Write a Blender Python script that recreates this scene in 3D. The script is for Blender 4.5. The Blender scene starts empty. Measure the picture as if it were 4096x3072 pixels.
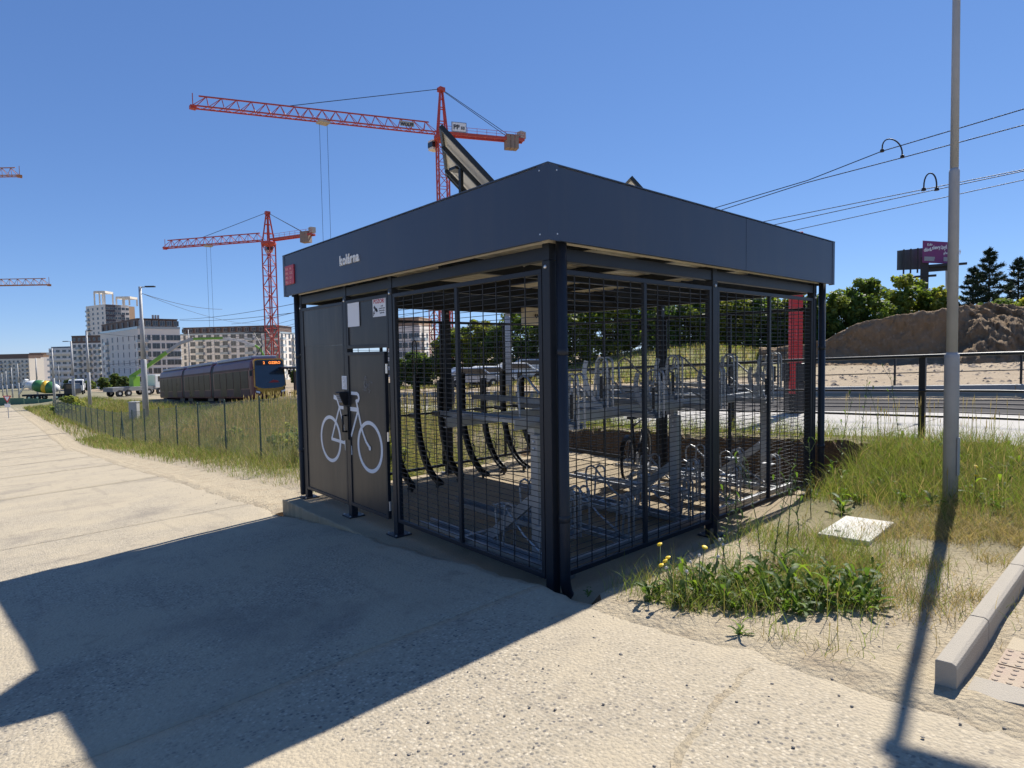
import bpy, math, random
import numpy as np
from mathutils import Vector, Matrix, noise as mnoise

rnd = random.Random(7)
rng = np.random.default_rng(11)
sc = bpy.context.scene
COL = sc.collection

# ------------------------------------------------------------------ camera
TH, PITCH, ROLL = 0.7215, 0.0510, -0.0166
CAM = Vector((-3.074, -3.070, 1.92))
cam_d = bpy.data.cameras.new('camera')
cam = bpy.data.objects.new('camera', cam_d)
COL.objects.link(cam)
cam_d.sensor_width = 36.0
cam_d.lens = 21.08
cam_d.clip_start = 0.05
cam_d.clip_end = 20000
cam.matrix_world = (Matrix.Translation(CAM) @ Matrix.Rotation(-TH, 4, 'Z')
                    @ Matrix.Rotation(math.radians(90) - PITCH, 4, 'X') @ Matrix.Rotation(ROLL, 4, 'Z'))
sc.camera = cam

# ------------------------------------------------------------------ sky and sun
SUN = Vector((0.9051, 0.1715, 1.0)).normalized()
world = bpy.data.worlds.new('World')
sc.world = world
world.use_nodes = True
wn = world.node_tree.nodes
wl = world.node_tree.links
bg = wn['Background']
sky = wn.new('ShaderNodeTexSky')
sky.sky_type = 'NISHITA'
sky.sun_disc = False
sky.sun_elevation = math.asin(SUN.z)
sky.sun_rotation = math.atan2(SUN.x, SUN.y)
sky.altitude = 300
sky.air_density = 0.7
sky.dust_density = 0.0
sky.ozone_density = 5.0
bg.inputs['Strength'].default_value = 0.1
# the whole sky through one film-like response per channel (softer contrast, a little bluer)
sepc = wn.new('ShaderNodeSeparateColor'); comc = wn.new('ShaderNodeCombineColor')
wl.new(sky.outputs['Color'], sepc.inputs[0])
for i_, (gam, gain) in enumerate(((0.76, 0.52), (0.68, 0.585), (0.57, 0.74))):
    a_ = wn.new('ShaderNodeMath'); a_.operation = 'MULTIPLY'; a_.inputs[1].default_value = 0.095
    b_ = wn.new('ShaderNodeMath'); b_.operation = 'POWER'; b_.inputs[1].default_value = gam
    c_ = wn.new('ShaderNodeMath'); c_.operation = 'MULTIPLY'; c_.inputs[1].default_value = gain * 10
    wl.new(sepc.outputs[i_], a_.inputs[0]); wl.new(a_.outputs[0], b_.inputs[0]); wl.new(b_.outputs[0], c_.inputs[0]); wl.new(c_.outputs[0], comc.inputs[i_])
wl.new(comc.outputs[0], bg.inputs['Color'])
sun_d = bpy.data.lights.new('sun', 'SUN')
sun_d.energy = 5.0
sun_d.angle = math.radians(0.53)
sun_d.color = (1.0, 0.955, 0.885)
sun = bpy.data.objects.new('sun', sun_d)
COL.objects.link(sun)
sun.rotation_euler = (-SUN).to_track_quat('-Z', 'Y').to_euler()
sun.location = (20, 5, 30)
sc.render.engine = 'CYCLES'
sc.view_settings.view_transform = 'Standard'
sc.view_settings.look = 'None'
sc.view_settings.gamma = 1.0
sc.view_settings.use_curve_mapping = False
sc.view_settings.exposure = 0.6

# ------------------------------------------------------------------ helpers
RX, RY = math.cos(TH), -math.sin(TH)       # camera's right in the ground plane
FX, FY = math.sin(TH), math.cos(TH)        # camera's forward in the ground plane
def at(xd, yd, depth):
    """point seen at (xd, yd) of a 2212 px wide view, depth metres ahead"""
    k = 4096 / 2212
    du, dv, f = (xd * k - 2048), (yd * k - 1536), 2398.0
    cr, sr = math.cos(ROLL), math.sin(ROLL)
    u = du * cr + dv * sr
    v = -du * sr + dv * cr
    c, s = math.cos(PITCH), math.sin(PITCH)
    X, Y, Z = u, f * c - v * s, -v * c - f * s
    t = depth / Y
    return Vector((CAM.x + t * (X * RX + Y * FX), CAM.y + t * (X * RY + Y * FY), CAM.z + t * Z))
def smooth(a, b, x):
    t = np.clip((np.asarray(x, float) - a) / (b - a), 0, 1)
    return t * t * (3 - 2 * t)
def road_z(x, y):
    y = np.asarray(y, float)
    z = 0.2237 - 0.08 * np.clip(y, -12, 35) - 0.031 * np.clip(y - 35, 0, 465) - 0.004 * np.clip(y - 500, 0, 6000)
    return z + 0.0179 * np.clip(x, -12, 20)
def track_z(y):
    y = np.asarray(y, float)
    return (0.6 - 0.045 * np.clip(y, 0, 60) - 0.015 * np.clip(y, -60, 0) - 0.033 * np.clip(y - 60, 0, 440)
            - 0.004 * np.clip(y - 500, 0, 6000))
def wob(x, y, s, seed=0.0):
    return (np.sin(x * s * 1.3 + seed) * np.cos(y * s * 0.9 + seed * 1.7) + 0.5 * np.sin(x * s * 2.9 + y * s * 2.3 + seed * 2.1)
            + 0.3 * np.sin(y * s * 5.1 - x * s * 4.3 + seed)) / 1.8
def ground(x, y):
    x = np.asarray(x, float); y = np.asarray(y, float)
    t = smooth(4, 12, y); t2 = smooth(27, 40, y)
    a = 3.7 * (1 - t) + 2.8 * t
    b = 5.6 * (1 - t) + 6.6 * t + 4.4 * t2
    w = smooth(0, 1, (x - a) / (b - a))
    z = road_z(x, y) * (1 - w) + track_z(y) * w
    z = z + 0.05 * np.exp(-((x - 5.9) / 0.5) ** 2) * (1 - smooth(5, 9, y))
    site = track_z(y) + 0.16 + 0.007 * np.clip(x - 17, 0, 120)
    ws = smooth(16.9, 17.6, x)
    z = z * (1 - ws) + site * ws
    # grassy rise behind the tracks
    z = z + 2.6 * np.exp(-((x - 43) / 11.0) ** 2 - ((y - 27) / 11.0) ** 2)
    amp = 0.018 * smooth(0.1, 0.8, x) + 0.05 * smooth(18, 24, x)
    return z + amp * wob(x, y, 2.2, 1.0)
def gz(x, y): return float(ground(x, y))
def onground(xd, depth, yd=800):
    p = at(xd, yd, depth); return Vector((p.x, p.y, gz(p.x, p.y)))

def mat(name, col, rough=0.6, metal=0.0, var=0.12, scale=6.0, bump=0.0, bscale=60.0, spec=0.5, dirt=None, dirt_amt=0.0, streak=None):
    m = bpy.data.materials.new(name); m.use_nodes = True
    nt = m.node_tree; n = nt.nodes; l = nt.links
    b = n['Principled BSDF']
    b.inputs['Roughness'].default_value = rough
    b.inputs['Metallic'].default_value = metal
    b.inputs['Specular IOR Level'].default_value = spec
    tc = n.new('ShaderNodeTexCoord')
    nz = n.new('ShaderNodeTexNoise'); nz.inputs['Scale'].default_value = scale; nz.inputs['Detail'].default_value = 5
    l.new(tc.outputs['Object'], nz.inputs['Vector'])
    mx = n.new('ShaderNodeMix'); mx.data_type = 'RGBA'
    mx.inputs[6].default_value = (*[c * (1 - var) for c in col], 1)
    mx.inputs[7].default_value = (*[min(1, c * (1 + var)) for c in col], 1)
    l.new(nz.outputs['Fac'], mx.inputs[0])
    out = mx.outputs[2]
    if dirt:
        n2 = n.new('ShaderNodeTexNoise'); n2.inputs['Scale'].default_value = scale * 0.6; n2.inputs['Detail'].default_value = 8
        n2.inputs['Roughness'].default_value = 0.65
        if streak:
            mp = n.new('ShaderNodeMapping'); mp.inputs['Scale'].default_value = streak; l.new(tc.outputs['Object'], mp.inputs['Vector']); l.new(mp.outputs[0], n2.inputs['Vector'])
        else: l.new(tc.outputs['Object'], n2.inputs['Vector'])
        rp = n.new('ShaderNodeValToRGB'); rp.color_ramp.elements[0].position = 0.45; rp.color_ramp.elements[1].position = 0.75
        rp.color_ramp.elements[1].color = (dirt_amt, dirt_amt, dirt_amt, 1)
        l.new(n2.outputs['Fac'], rp.inputs[0])
        m2 = n.new('ShaderNodeMix'); m2.data_type = 'RGBA'; m2.inputs[7].default_value = (*dirt, 1)
        l.new(rp.outputs[0], m2.inputs[0]); l.new(out, m2.inputs[6]); out = m2.outputs[2]
    l.new(out, b.inputs['Base Color'])
    # roughness variation
    mr = n.new('ShaderNodeMapRange'); mr.inputs[3].default_value = max(0.02, rough - 0.08); mr.inputs[4].default_value = min(1, rough + 0.08)
    l.new(nz.outputs['Fac'], mr.inputs[0]); l.new(mr.outputs[0], b.inputs['Roughness'])
    if bump:
        n3 = n.new('ShaderNodeTexNoise'); n3.inputs['Scale'].default_value = bscale; n3.inputs['Detail'].default_value = 4
        l.new(tc.outputs['Object'], n3.inputs['Vector'])
        bp = n.new('ShaderNodeBump'); bp.inputs['Strength'].default_value = bump; bp.inputs['Distance'].default_value = 0.01
        l.new(n3.outputs['Fac'], bp.inputs['Height']); l.new(bp.outputs['Normal'], b.inputs['Normal'])
    return m

def emit(name, col, s):
    m = bpy.data.materials.new(name); m.use_nodes = True
    b = m.node_tree.nodes['Principled BSDF']
    b.inputs['Base Color'].default_value = (*[c * 0.3 for c in col], 1)
    b.inputs['Emission Color'].default_value = (*col, 1); b.inputs['Emission Strength'].default_value = s
    return m

def leafmat(name, trans=0.4, rough=0.55, warm=(1.15, 1.1, 0.55)):
    m = bpy.data.materials.new(name); m.use_nodes = True
    nt = m.node_tree; n = nt.nodes; l = nt.links
    b = n['Principled BSDF']; b.inputs['Roughness'].default_value = rough; b.inputs['Specular IOR Level'].default_value = 0.35
    a = n.new('ShaderNodeAttribute'); a.attribute_name = 'Col'
    l.new(a.outputs['Color'], b.inputs['Base Color'])
    mu = n.new('ShaderNodeMix'); mu.data_type = 'RGBA'; mu.blend_type = 'MULTIPLY'; mu.inputs[0].default_value = 1
    mu.inputs[7].default_value = (*warm, 1); mu.clamp_result = False
    l.new(a.outputs['Color'], mu.inputs[6])
    t = n.new('ShaderNodeBsdfTranslucent'); l.new(mu.outputs[2], t.inputs['Color'])
    ms = n.new('ShaderNodeMixShader'); ms.inputs[0].default_value = trans
    l.new(b.outputs[0], ms.inputs[1]); l.new(t.outputs[0], ms.inputs[2]); l.new(ms.outputs[0], n['Material Output'].inputs['Surface'])
    return m

class MB:
    """collects shapes for one mesh"""
    def __init__(s): s.v = []; s.f = []
    def add(s, vs, fs):
        o = len(s.v); s.v.extend([tuple(v) for v in vs]); s.f.extend([tuple(i + o for i in f) for f in fs]); return s
    def hexa(s, p):   # 8 points: bottom 4 ccw, top 4
        return s.add(p, [(3, 2, 1, 0), (4, 5, 6, 7), (0, 1, 5, 4), (1, 2, 6, 5), (2, 3, 7, 6), (3, 0, 4, 7)])
    def box(s, a, b):
        (x0, y0, z0), (x1, y1, z1) = a, b
        x0, x1 = min(x0, x1), max(x0, x1); y0, y1 = min(y0, y1), max(y0, y1); z0, z1 = min(z0, z1), max(z0, z1)
        return s.hexa([(x0, y0, z0), (x1, y0, z0), (x1, y1, z0), (x0, y1, z0), (x0, y0, z1), (x1, y0, z1), (x1, y1, z1), (x0, y1, z1)])
    def bar(s, a, b, w, h=None, up=(0, 0, 1)):
        h = h or w
        a, b = Vector(a), Vector(b); d = b - a
        if d.length < 1e-6: return s
        d.normalize(); u = Vector(up)
        if abs(d.dot(u)) > 0.98: u = Vector((0, 1, 0)) if abs(d.y) < 0.9 else Vector((1, 0, 0))
        r = d.cross(u).normalized(); u = r.cross(d)
        r = r * w / 2; u = u * h / 2
        return s.hexa([a - r - u, a + r - u, b + r - u, b - r - u, a - r + u, a + r + u, b + r + u, b - r + u])
    def tube(s, path, r, n=8, cap=True, rs=None):
        P = [Vector(p) for p in path]; rings = []
        prev = None
        for i, p in enumerate(P):
            d = (P[min(i + 1, len(P) - 1)] - P[max(i - 1, 0)]).normalized()
            if prev is None:
                u = Vector((0, 0, 1)) if abs(d.z) < 0.95 else Vector((1, 0, 0))
                a = d.cross(u).normalized()
            else:
                a = (prev - d * prev.dot(d)).normalized()
            prev = a; b = d.cross(a)
            rr = rs[i] if rs else r
            rings.append([p + a * rr * math.cos(2 * math.pi * k / n) + b * rr * math.sin(2 * math.pi * k / n) for k in range(n)])
        vs = [v for rg in rings for v in rg]; fs = []
        for i in range(len(P) - 1):
            for k in range(n):
                k2 = (k + 1) % n
                fs.append((i * n + k, i * n + k2, (i + 1) * n + k2, (i + 1) * n + k))
        if cap: fs.append(tuple(range(n - 1, -1, -1))); fs.append(tuple((len(P) - 1) * n + k for k in range(n)))
        return s.add(vs, fs)
    def lathe(s, c, axis, prof, n=20):
        c, ax = Vector(c), Vector(axis).normalized()
        u = Vector((0, 0, 1)) if abs(ax.z) < 0.9 else Vector((1, 0, 0))
        a = ax.cross(u).normalized(); b = ax.cross(a)
        vs = []; fs = []
        for (t, r) in prof:
            for k in range(n):
                an = 2 * math.pi * k / n
                vs.append(c + ax * t + (a * math.cos(an) + b * math.sin(an)) * r)
        for i in range(len(prof) - 1):
            for k in range(n):
                k2 = (k + 1) % n
                fs.append((i * n + k, i * n + k2, (i + 1) * n + k2, (i + 1) * n + k))
        fs.append(tuple(range(n - 1, -1, -1))); fs.append(tuple((len(prof) - 1) * n + k for k in range(n)))
        return s.add(vs, fs)
    def prism(s, poly, a, b, axis='z'):
        """extrude a 2D polygon (ccw) between a and b along an axis"""
        n = len(poly)
        def pt(p, t):
            return {'z': (p[0], p[1], t), 'x': (t, p[0], p[1]), 'y': (p[0], t, p[1])}[axis]
        vs = [pt(p, a) for p in poly] + [pt(p, b) for p in poly]
        fs = [tuple(range(n - 1, -1, -1)), tuple(range(n, 2 * n))] + [(i, (i + 1) % n, n + (i + 1) % n, n + i) for i in range(n)]
        return s.add(vs, fs)
    def ring(s, c, ax1, ax2, r0, r1, t, n=36, a0=0, a1=2 * math.pi):
        """flat ring of thickness t in the plane ax1/ax2"""
        c, p, q = Vector(c), Vector(ax1), Vector(ax2); nn = p.cross(q) * t / 2
        full = abs(a1 - a0 - 2 * math.pi) < 1e-6; m = n if full else n + 1
        vs = []
        for k in range(m):
            a = a0 + (a1 - a0) * k / n; d = p * math.cos(a) + q * math.sin(a)
            vs += [c + d * r0 - nn, c + d * r1 - nn, c + d * r1 + nn, c + d * r0 + nn]
        fs = []
        for k in range(n):
            i, j = k * 4, ((k + 1) % m) * 4
            for e in range(4): fs.append((i + e, j + e, j + (e + 1) % 4, i + (e + 1) % 4))
        return s.add(vs, fs)
    def xf(s, M):
        s.v = [tuple(M @ Vector(v)) for v in s.v]; return s
    def mesh(s, name):
        me = bpy.data.meshes.new(name); me.from_pydata(s.v, [], s.f); me.update(); return me
    def build(s, name, m, parent=None, smoothed=False, bev=0.0):
        me = s.mesh(name)
        return obj(name, me, m, parent, smoothed, bev)
def obj(name, me, m, parent=None, smoothed=False, bev=0.0):
    o = bpy.data.objects.new(name, me); COL.objects.link(o)
    if m and not me.materials: me.materials.append(m)
    if smoothed:
        for p in me.polygons: p.use_smooth = True
    if parent:
        o.parent = parent
        o.matrix_parent_inverse = Matrix.Identity(4)
    if bev:
        md = o.modifiers.new('bevel', 'BEVEL'); md.width = bev; md.segments = 2; md.limit_method = 'ANGLE'
    return o
def tag(o, label=None, cat=None, group=None, kind=None):
    if label: o['label'] = label
    if cat: o['category'] = cat
    if group: o['group'] = group
    if kind: o['kind'] = kind
    return o
def thing(name, label, cat, loc=(0, 0, 0), rz=0.0, group=None):
    o = bpy.data.objects.new(name, None); COL.objects.link(o); o.empty_display_size = 0.2
    o.location = loc; o.rotation_euler = (0, 0, rz)
    return tag(o, label, cat, group)
def copy_tree(o, parent=None):
    c = o.copy(); COL.objects.link(c); c.parent = parent
    for ch in list(o.children): copy_tree(ch, c)
    return c
def arrmesh(name, V, nper=4, cols=None, tris=False):
    """mesh of many separate polygons, nper vertices each (numpy)"""
    V = np.asarray(V, np.float32).reshape(-1, 3); nv = len(V); nf = nv // nper
    me = bpy.data.meshes.new(name)
    me.vertices.add(nv); me.vertices.foreach_set('co', V.ravel())
    me.loops.add(nv); me.loops.foreach_set('vertex_index', np.arange(nv, dtype=np.int32))
    me.polygons.add(nf); me.polygons.foreach_set('loop_start', np.arange(0, nv, nper, dtype=np.int32))
    me.polygons.foreach_set('loop_total', np.full(nf, nper, np.int32))
    me.update(calc_edges=True)
    if cols is not None:
        at_ = me.attributes.new('Col', 'FLOAT_COLOR', 'POINT')
        C = np.ones((nv, 4), np.float32); C[:, :3] = np.repeat(np.asarray(cols, np.float32), nper, 0) if len(cols) != nv else cols
        at_.data.foreach_set('color', C.ravel())
    return me
def textmesh(s, size, ext=0.002, sx=1.0, align='LEFT', bold=0.0):
    c = bpy.data.curves.new('t', 'FONT'); c.body = s; c.size = size; c.extrude = ext; c.align_x = align; c.offset = bold
    c.resolution_u = 3
    o = bpy.data.objects.new('t', c)
    me = bpy.data.meshes.new_from_object(o)
    bpy.data.objects.remove(o)
    for v in me.vertices: v.co.x *= sx
    return me
FACE_NX = Matrix(((0, 0, -1, 0), (-1, 0, 0, 0), (0, 1, 0, 0), (0, 0, 0, 1)))   # text that faces -x

# ------------------------------------------------------------------ materials
M = {}
M['anthracite'] = mat('anthracite_paint', (0.020, 0.024, 0.031), 0.42, 0, 0.08, 1.5, spec=0.3, dirt=(0.10, 0.09, 0.075), dirt_amt=0.12)
M['fascia'] = mat('fascia_paint', (0.036, 0.054, 0.092), 0.45, 0, 0.06, 0.8, spec=0.5, dirt=(0.12, 0.115, 0.105), dirt_amt=0.16, streak=(7, 7, 1.2))
M['panelsheet'] = mat('door_sheet_paint', (0.032, 0.031, 0.031), 0.36, 0, 0.08, 1.2, spec=0.35, dirt=(0.15, 0.125, 0.095), dirt_amt=0.42, streak=(5, 5, 0.8))
M['wire'] = mat('wire_paint', (0.016, 0.018, 0.022), 0.5, 0, 0.1, 3)
M['black'] = mat('black_plastic', (0.012, 0.012, 0.013), 0.45, 0, 0.1, 8)
M['rubber'] = mat('tyre_rubber', (0.018, 0.018, 0.018), 0.8, 0, 0.2, 20)
M['steel'] = mat('galvanised_steel', (0.40, 0.41, 0.42), 0.45, 0.7, 0.16, 14, dirt=(0.25, 0.23, 0.2), dirt_amt=0.3)
M['darkrack'] = mat('dark_rack_steel', (0.022, 0.023, 0.022), 0.5, 0.2, 0.2, 10)
M['bolt'] = mat('zinc_bolt', (0.7, 0.7, 0.7), 0.3, 0.9, 0.05)
M['underside'] = mat('roof_underside', (0.76, 0.69, 0.55), 0.6, 0, 0.08, 2, dirt=(0.32, 0.27, 0.2), dirt_amt=0.4)
M['white'] = mat('white_print', (0.78, 0.78, 0.78), 0.5, 0, 0.04, 4)
M['cream'] = mat('cream_letters', (0.86, 0.84, 0.78), 0.5, 0, 0.04, 4)
M['red'] = mat('red_plaque', (0.45, 0.02, 0.025), 0.4, 0, 0.06, 4)
M['pinkprint'] = mat('plaque_print', (0.75, 0.35, 0.3), 0.5, 0, 0.05)
M['redprint'] = mat('red_print', (0.5, 0.02, 0.02), 0.5, 0, 0.05)
M['blackprint'] = mat('black_print', (0.03, 0.03, 0.035), 0.5, 0, 0.05)
M['greyprint'] = mat('grey_print', (0.35, 0.35, 0.36), 0.6, 0, 0.05)
M['slab'] = mat('slab_concrete', (0.36, 0.285, 0.18), 0.9, 0, 0.22, 3, 0.9, 55, dirt=(0.24, 0.19, 0.13), dirt_amt=0.7)
M['concrete'] = mat('platform_concrete', (0.37, 0.345, 0.305), 0.85, 0, 0.10, 0.8, 0.3, 40, dirt=(0.36, 0.34, 0.3), dirt_amt=0.5)
M['cover'] = mat('cover_concrete', (0.60, 0.575, 0.52), 0.9, 0, 0.06, 9, 0.3, 120)
M['kerb'] = mat('kerb_concrete', (0.38, 0.335, 0.265), 0.9, 0, 0.10, 9, 0.5, 170, dirt=(0.36, 0.32, 0.26), dirt_amt=0.5)
M['tile'] = mat('pink_tactile_tile', (0.40, 0.30, 0.225), 0.9, 0, 0.15, 6, 0.5, 120, dirt=(0.43, 0.36, 0.25), dirt_amt=0.95)
M['tilegrey'] = mat('sandy_paving_tile', (0.43, 0.355, 0.24), 0.9, 0, 0.15, 6, 0.5, 120, dirt=(0.43, 0.36, 0.25), dirt_amt=0.9)
M['lamp'] = mat('grey_pole_paint', (0.38, 0.38, 0.375), 0.55, 0, 0.10, 5, dirt=(0.26, 0.25, 0.23), dirt_amt=0.5)
M['fencegreen'] = mat('green_fence_plastic', (0.015, 0.05, 0.04), 0.5, 0, 0.15, 6)
M['redsteel'] = mat('red_painted_steel', (0.55, 0.02, 0.02), 0.4, 0, 0.15, 3)
M['cranered'] = mat('crane_red', (0.42, 0.055, 0.035), 0.5, 0, 0.2, 0.4)
M['craneyel'] = mat('crane_orange', (0.40, 0.16, 0.06), 0.5, 0, 0.2, 0.4)
M['cweight'] = mat('counterweight_concrete', (0.42, 0.38, 0.33), 0.9, 0, 0.1, 1)
M['wood'] = mat('timber', (0.22, 0.15, 0.08), 0.8, 0, 0.3, 8, 0.3, 40)
M['bark'] = mat('bark', (0.06, 0.045, 0.03), 0.9, 0, 0.3, 4, 0.5, 12)
M['leaf'] = leafmat('leaf_foliage', 0.58)
M['grass'] = leafmat('grass_blades', 0.45, 0.6, (1.1, 1.05, 0.7))
M['needle'] = leafmat('needle_foliage', 0.15)
M['petal'] = mat('yellow_petals', (0.80, 0.55, 0.02), 0.6, 0, 0.1, 30)
M['mulch'] = mat('seedhead', (0.55, 0.52, 0.45), 0.8, 0, 0.1, 30)
M['glassdark'] = mat('dark_glass', (0.02, 0.025, 0.03), 0.06, 0, 0.1, 1, spec=0.8)
M['winglass'] = mat('window_glass', (0.035, 0.045, 0.055), 0.12, 0, 0.3, 0.3, spec=0.7)
M['render_w'] = mat('white_render', (0.72, 0.67, 0.60), 0.8, 0, 0.05, 0.15)
M['render_c'] = mat('cream_render', (0.66, 0.60, 0.50), 0.8, 0, 0.05, 0.15)
M['brownclad'] = mat('brown_cladding', (0.13, 0.085, 0.065), 0.7, 0, 0.15, 0.3)
M['darkclad'] = mat('dark_cladding', (0.05, 0.048, 0.06), 0.7, 0, 0.15, 0.3)
M['greyclad'] = mat('grey_cladding', (0.22, 0.22, 0.22), 0.7, 0, 0.1, 0.3)
M['framegrey'] = mat('window_frame_grey', (0.30, 0.31, 0.32), 0.6, 0, 0.05)
M['glassrail'] = mat('balcony_glass', (0.32, 0.36, 0.37), 0.15, 0, 0.1, 0.3)
M['tilered'] = mat('roof_tile_brown', (0.30, 0.20, 0.13), 0.8, 0, 0.15, 0.4)
# ------------------------------------------------------------------ ground materials
class NT:
    def __init__(s, name):
        s.m = bpy.data.materials.new(name); s.m.use_nodes = True
        s.n = s.m.node_tree.nodes; s.l = s.m.node_tree.links; s.b = s.n['Principled BSDF']
        s.tc = s.n.new('ShaderNodeTexCoord').outputs['Object']
    def noise(s, scale, detail=4, rough=0.5, vec=None):
        x = s.n.new('ShaderNodeTexNoise'); x.inputs['Scale'].default_value = scale; x.inputs['Detail'].default_value = detail
        x.inputs['Roughness'].default_value = rough; s.l.new(vec or s.tc, x.inputs['Vector']); return x.outputs['Fac']
    def voro(s, scale, feature='F1', out='Distance', rnd_=1.0):
        x = s.n.new('ShaderNodeTexVoronoi'); x.feature = feature; x.inputs['Scale'].default_value = scale
        x.inputs['Randomness'].default_value = rnd_; s.l.new(s.tc, x.inputs['Vector']); return x.outputs[out]
    def ramp(s, fac, p0, p1, c0=0.0, c1=1.0):
        x = s.n.new('ShaderNodeMapRange'); x.inputs[1].default_value = p0; x.inputs[2].default_value = p1
        x.inputs[3].default_value = c0; x.inputs[4].default_value = c1; x.interpolation_type = 'SMOOTHSTEP'
        s.l.new(fac, x.inputs[0]); return x.outputs[0]
    def mix(s, f, a, b):
        x = s.n.new('ShaderNodeMix'); x.data_type = 'RGBA'
        for i, v in ((0, f), (6, a), (7, b)):
            if isinstance(v, (int, float)): x.inputs[i].default_value = v
            elif isinstance(v, tuple): x.inputs[i].default_value = (*v, 1)
            else: s.l.new(v, x.inputs[i])
        return x.outputs[2]
    def math(s, op, a, b=0.0, clamp=False):
        x = s.n.new('ShaderNodeMath'); x.operation = op; x.use_clamp = clamp
        for i, v in enumerate((a, b)):
            if isinstance(v, (int, float)): x.inputs[i].default_value = v
            else: s.l.new(v, x.inputs[i])
        return x.outputs[0]
    def sep(s):
        x = s.n.new('ShaderNodeSeparateXYZ'); s.l.new(s.tc, x.inputs[0]); return x.outputs
    def done(s, col, rough=0.9, hgt=None, bstr=0.6, dist=0.01, spec=0.25):
        s.l.new(col, s.b.inputs['Base Color']); s.b.inputs['Roughness'].default_value = rough; s.b.inputs['Specular IOR Level'].default_value = spec
        if hgt is not None:
            b = s.n.new('ShaderNodeBump'); b.inputs['Strength'].default_value = bstr; b.inputs['Distance'].default_value = dist
            s.l.new(hgt, b.inputs['Height']); s.l.new(b.outputs['Normal'], s.b.inputs['Normal'])
        return s.m
def road_material():
    t = NT('exposed_aggregate_concrete')
    x, y, z = t.sep()
    v = t.voro(52); vc = t.voro(52, out='Color')
    v2 = t.voro(120)
    sp = t.n.new('ShaderNodeSeparateColor'); t.l.new(vc, sp.inputs[0])
    stone = t.mix(sp.outputs[0], (0.22, 0.195, 0.15), (0.54, 0.465, 0.345))
    dark = t.ramp(sp.outputs[1], 0.86, 0.95, 0.0, 0.8)
    stone = t.mix(dark, stone, (0.085, 0.085, 0.09))
    gap = t.ramp(v, 0.32, 0.60)
    mort = t.mix(t.noise(30, 4), (0.325, 0.272, 0.192), (0.445, 0.38, 0.28))
    c = t.mix(gap, stone, mort)
    # fine sand lying over the slabs in drifts, more along the verge
    drift = t.noise(0.9, 7, 0.62)
    verge = t.ramp(x, -1.1, 0.1)
    sand_f = t.math('ADD', t.ramp(drift, 0.42, 0.60), t.math('MULTIPLY', verge, 0.85), True)
    far = t.ramp(y, 6.0, 14.0)
    sand_f = t.math('ADD', sand_f, t.math('MULTIPLY', far, 0.5), True)
    grain = t.noise(220, 2)
    sand = t.mix(grain, (0.375, 0.31, 0.21), (0.50, 0.425, 0.305))
    fine = t.ramp(t.noise(9, 8, 0.75), 0.3, 0.62)
    c = t.mix(t.math('MULTIPLY', sand_f, t.math('ADD', 0.45, t.math('MULTIPLY', fine, 0.5)), True), c, sand)
    st = t.ramp(t.noise(0.55, 7, 0.68), 0.50, 0.68)
    c = t.mix(t.math('MULTIPLY', st, 0.55), c, (0.20, 0.175, 0.145))
    mp = t.n.new('ShaderNodeMapping'); mp.inputs['Scale'].default_value = (5.0, 0.5, 1.0); mp.inputs['Rotation'].default_value = (0, 0, 0.35); t.l.new(t.tc, mp.inputs['Vector'])
    scuff = t.ramp(t.noise(1.1, 5, 0.6, mp.outputs[0]), 0.56, 0.70)
    c = t.mix(t.math('MULTIPLY', scuff, 0.22), c, (0.19, 0.165, 0.135))
    blot = t.ramp(t.noise(3.2, 5, 0.6), 0.60, 0.72)
    c = t.mix(t.math('MULTIPLY', blot, 0.35), c, (0.17, 0.14, 0.11))
    h = t.math('ADD', t.math('MULTIPLY', t.math('SUBTRACT', 1.0, v), 1.0), t.math('MULTIPLY', v2, -0.35))
    h = t.math('ADD', h, t.math('MULTIPLY', t.noise(7, 6, 0.65), 0.9))
    return t.done(c, 0.92, h, 0.5, 0.009)
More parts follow.
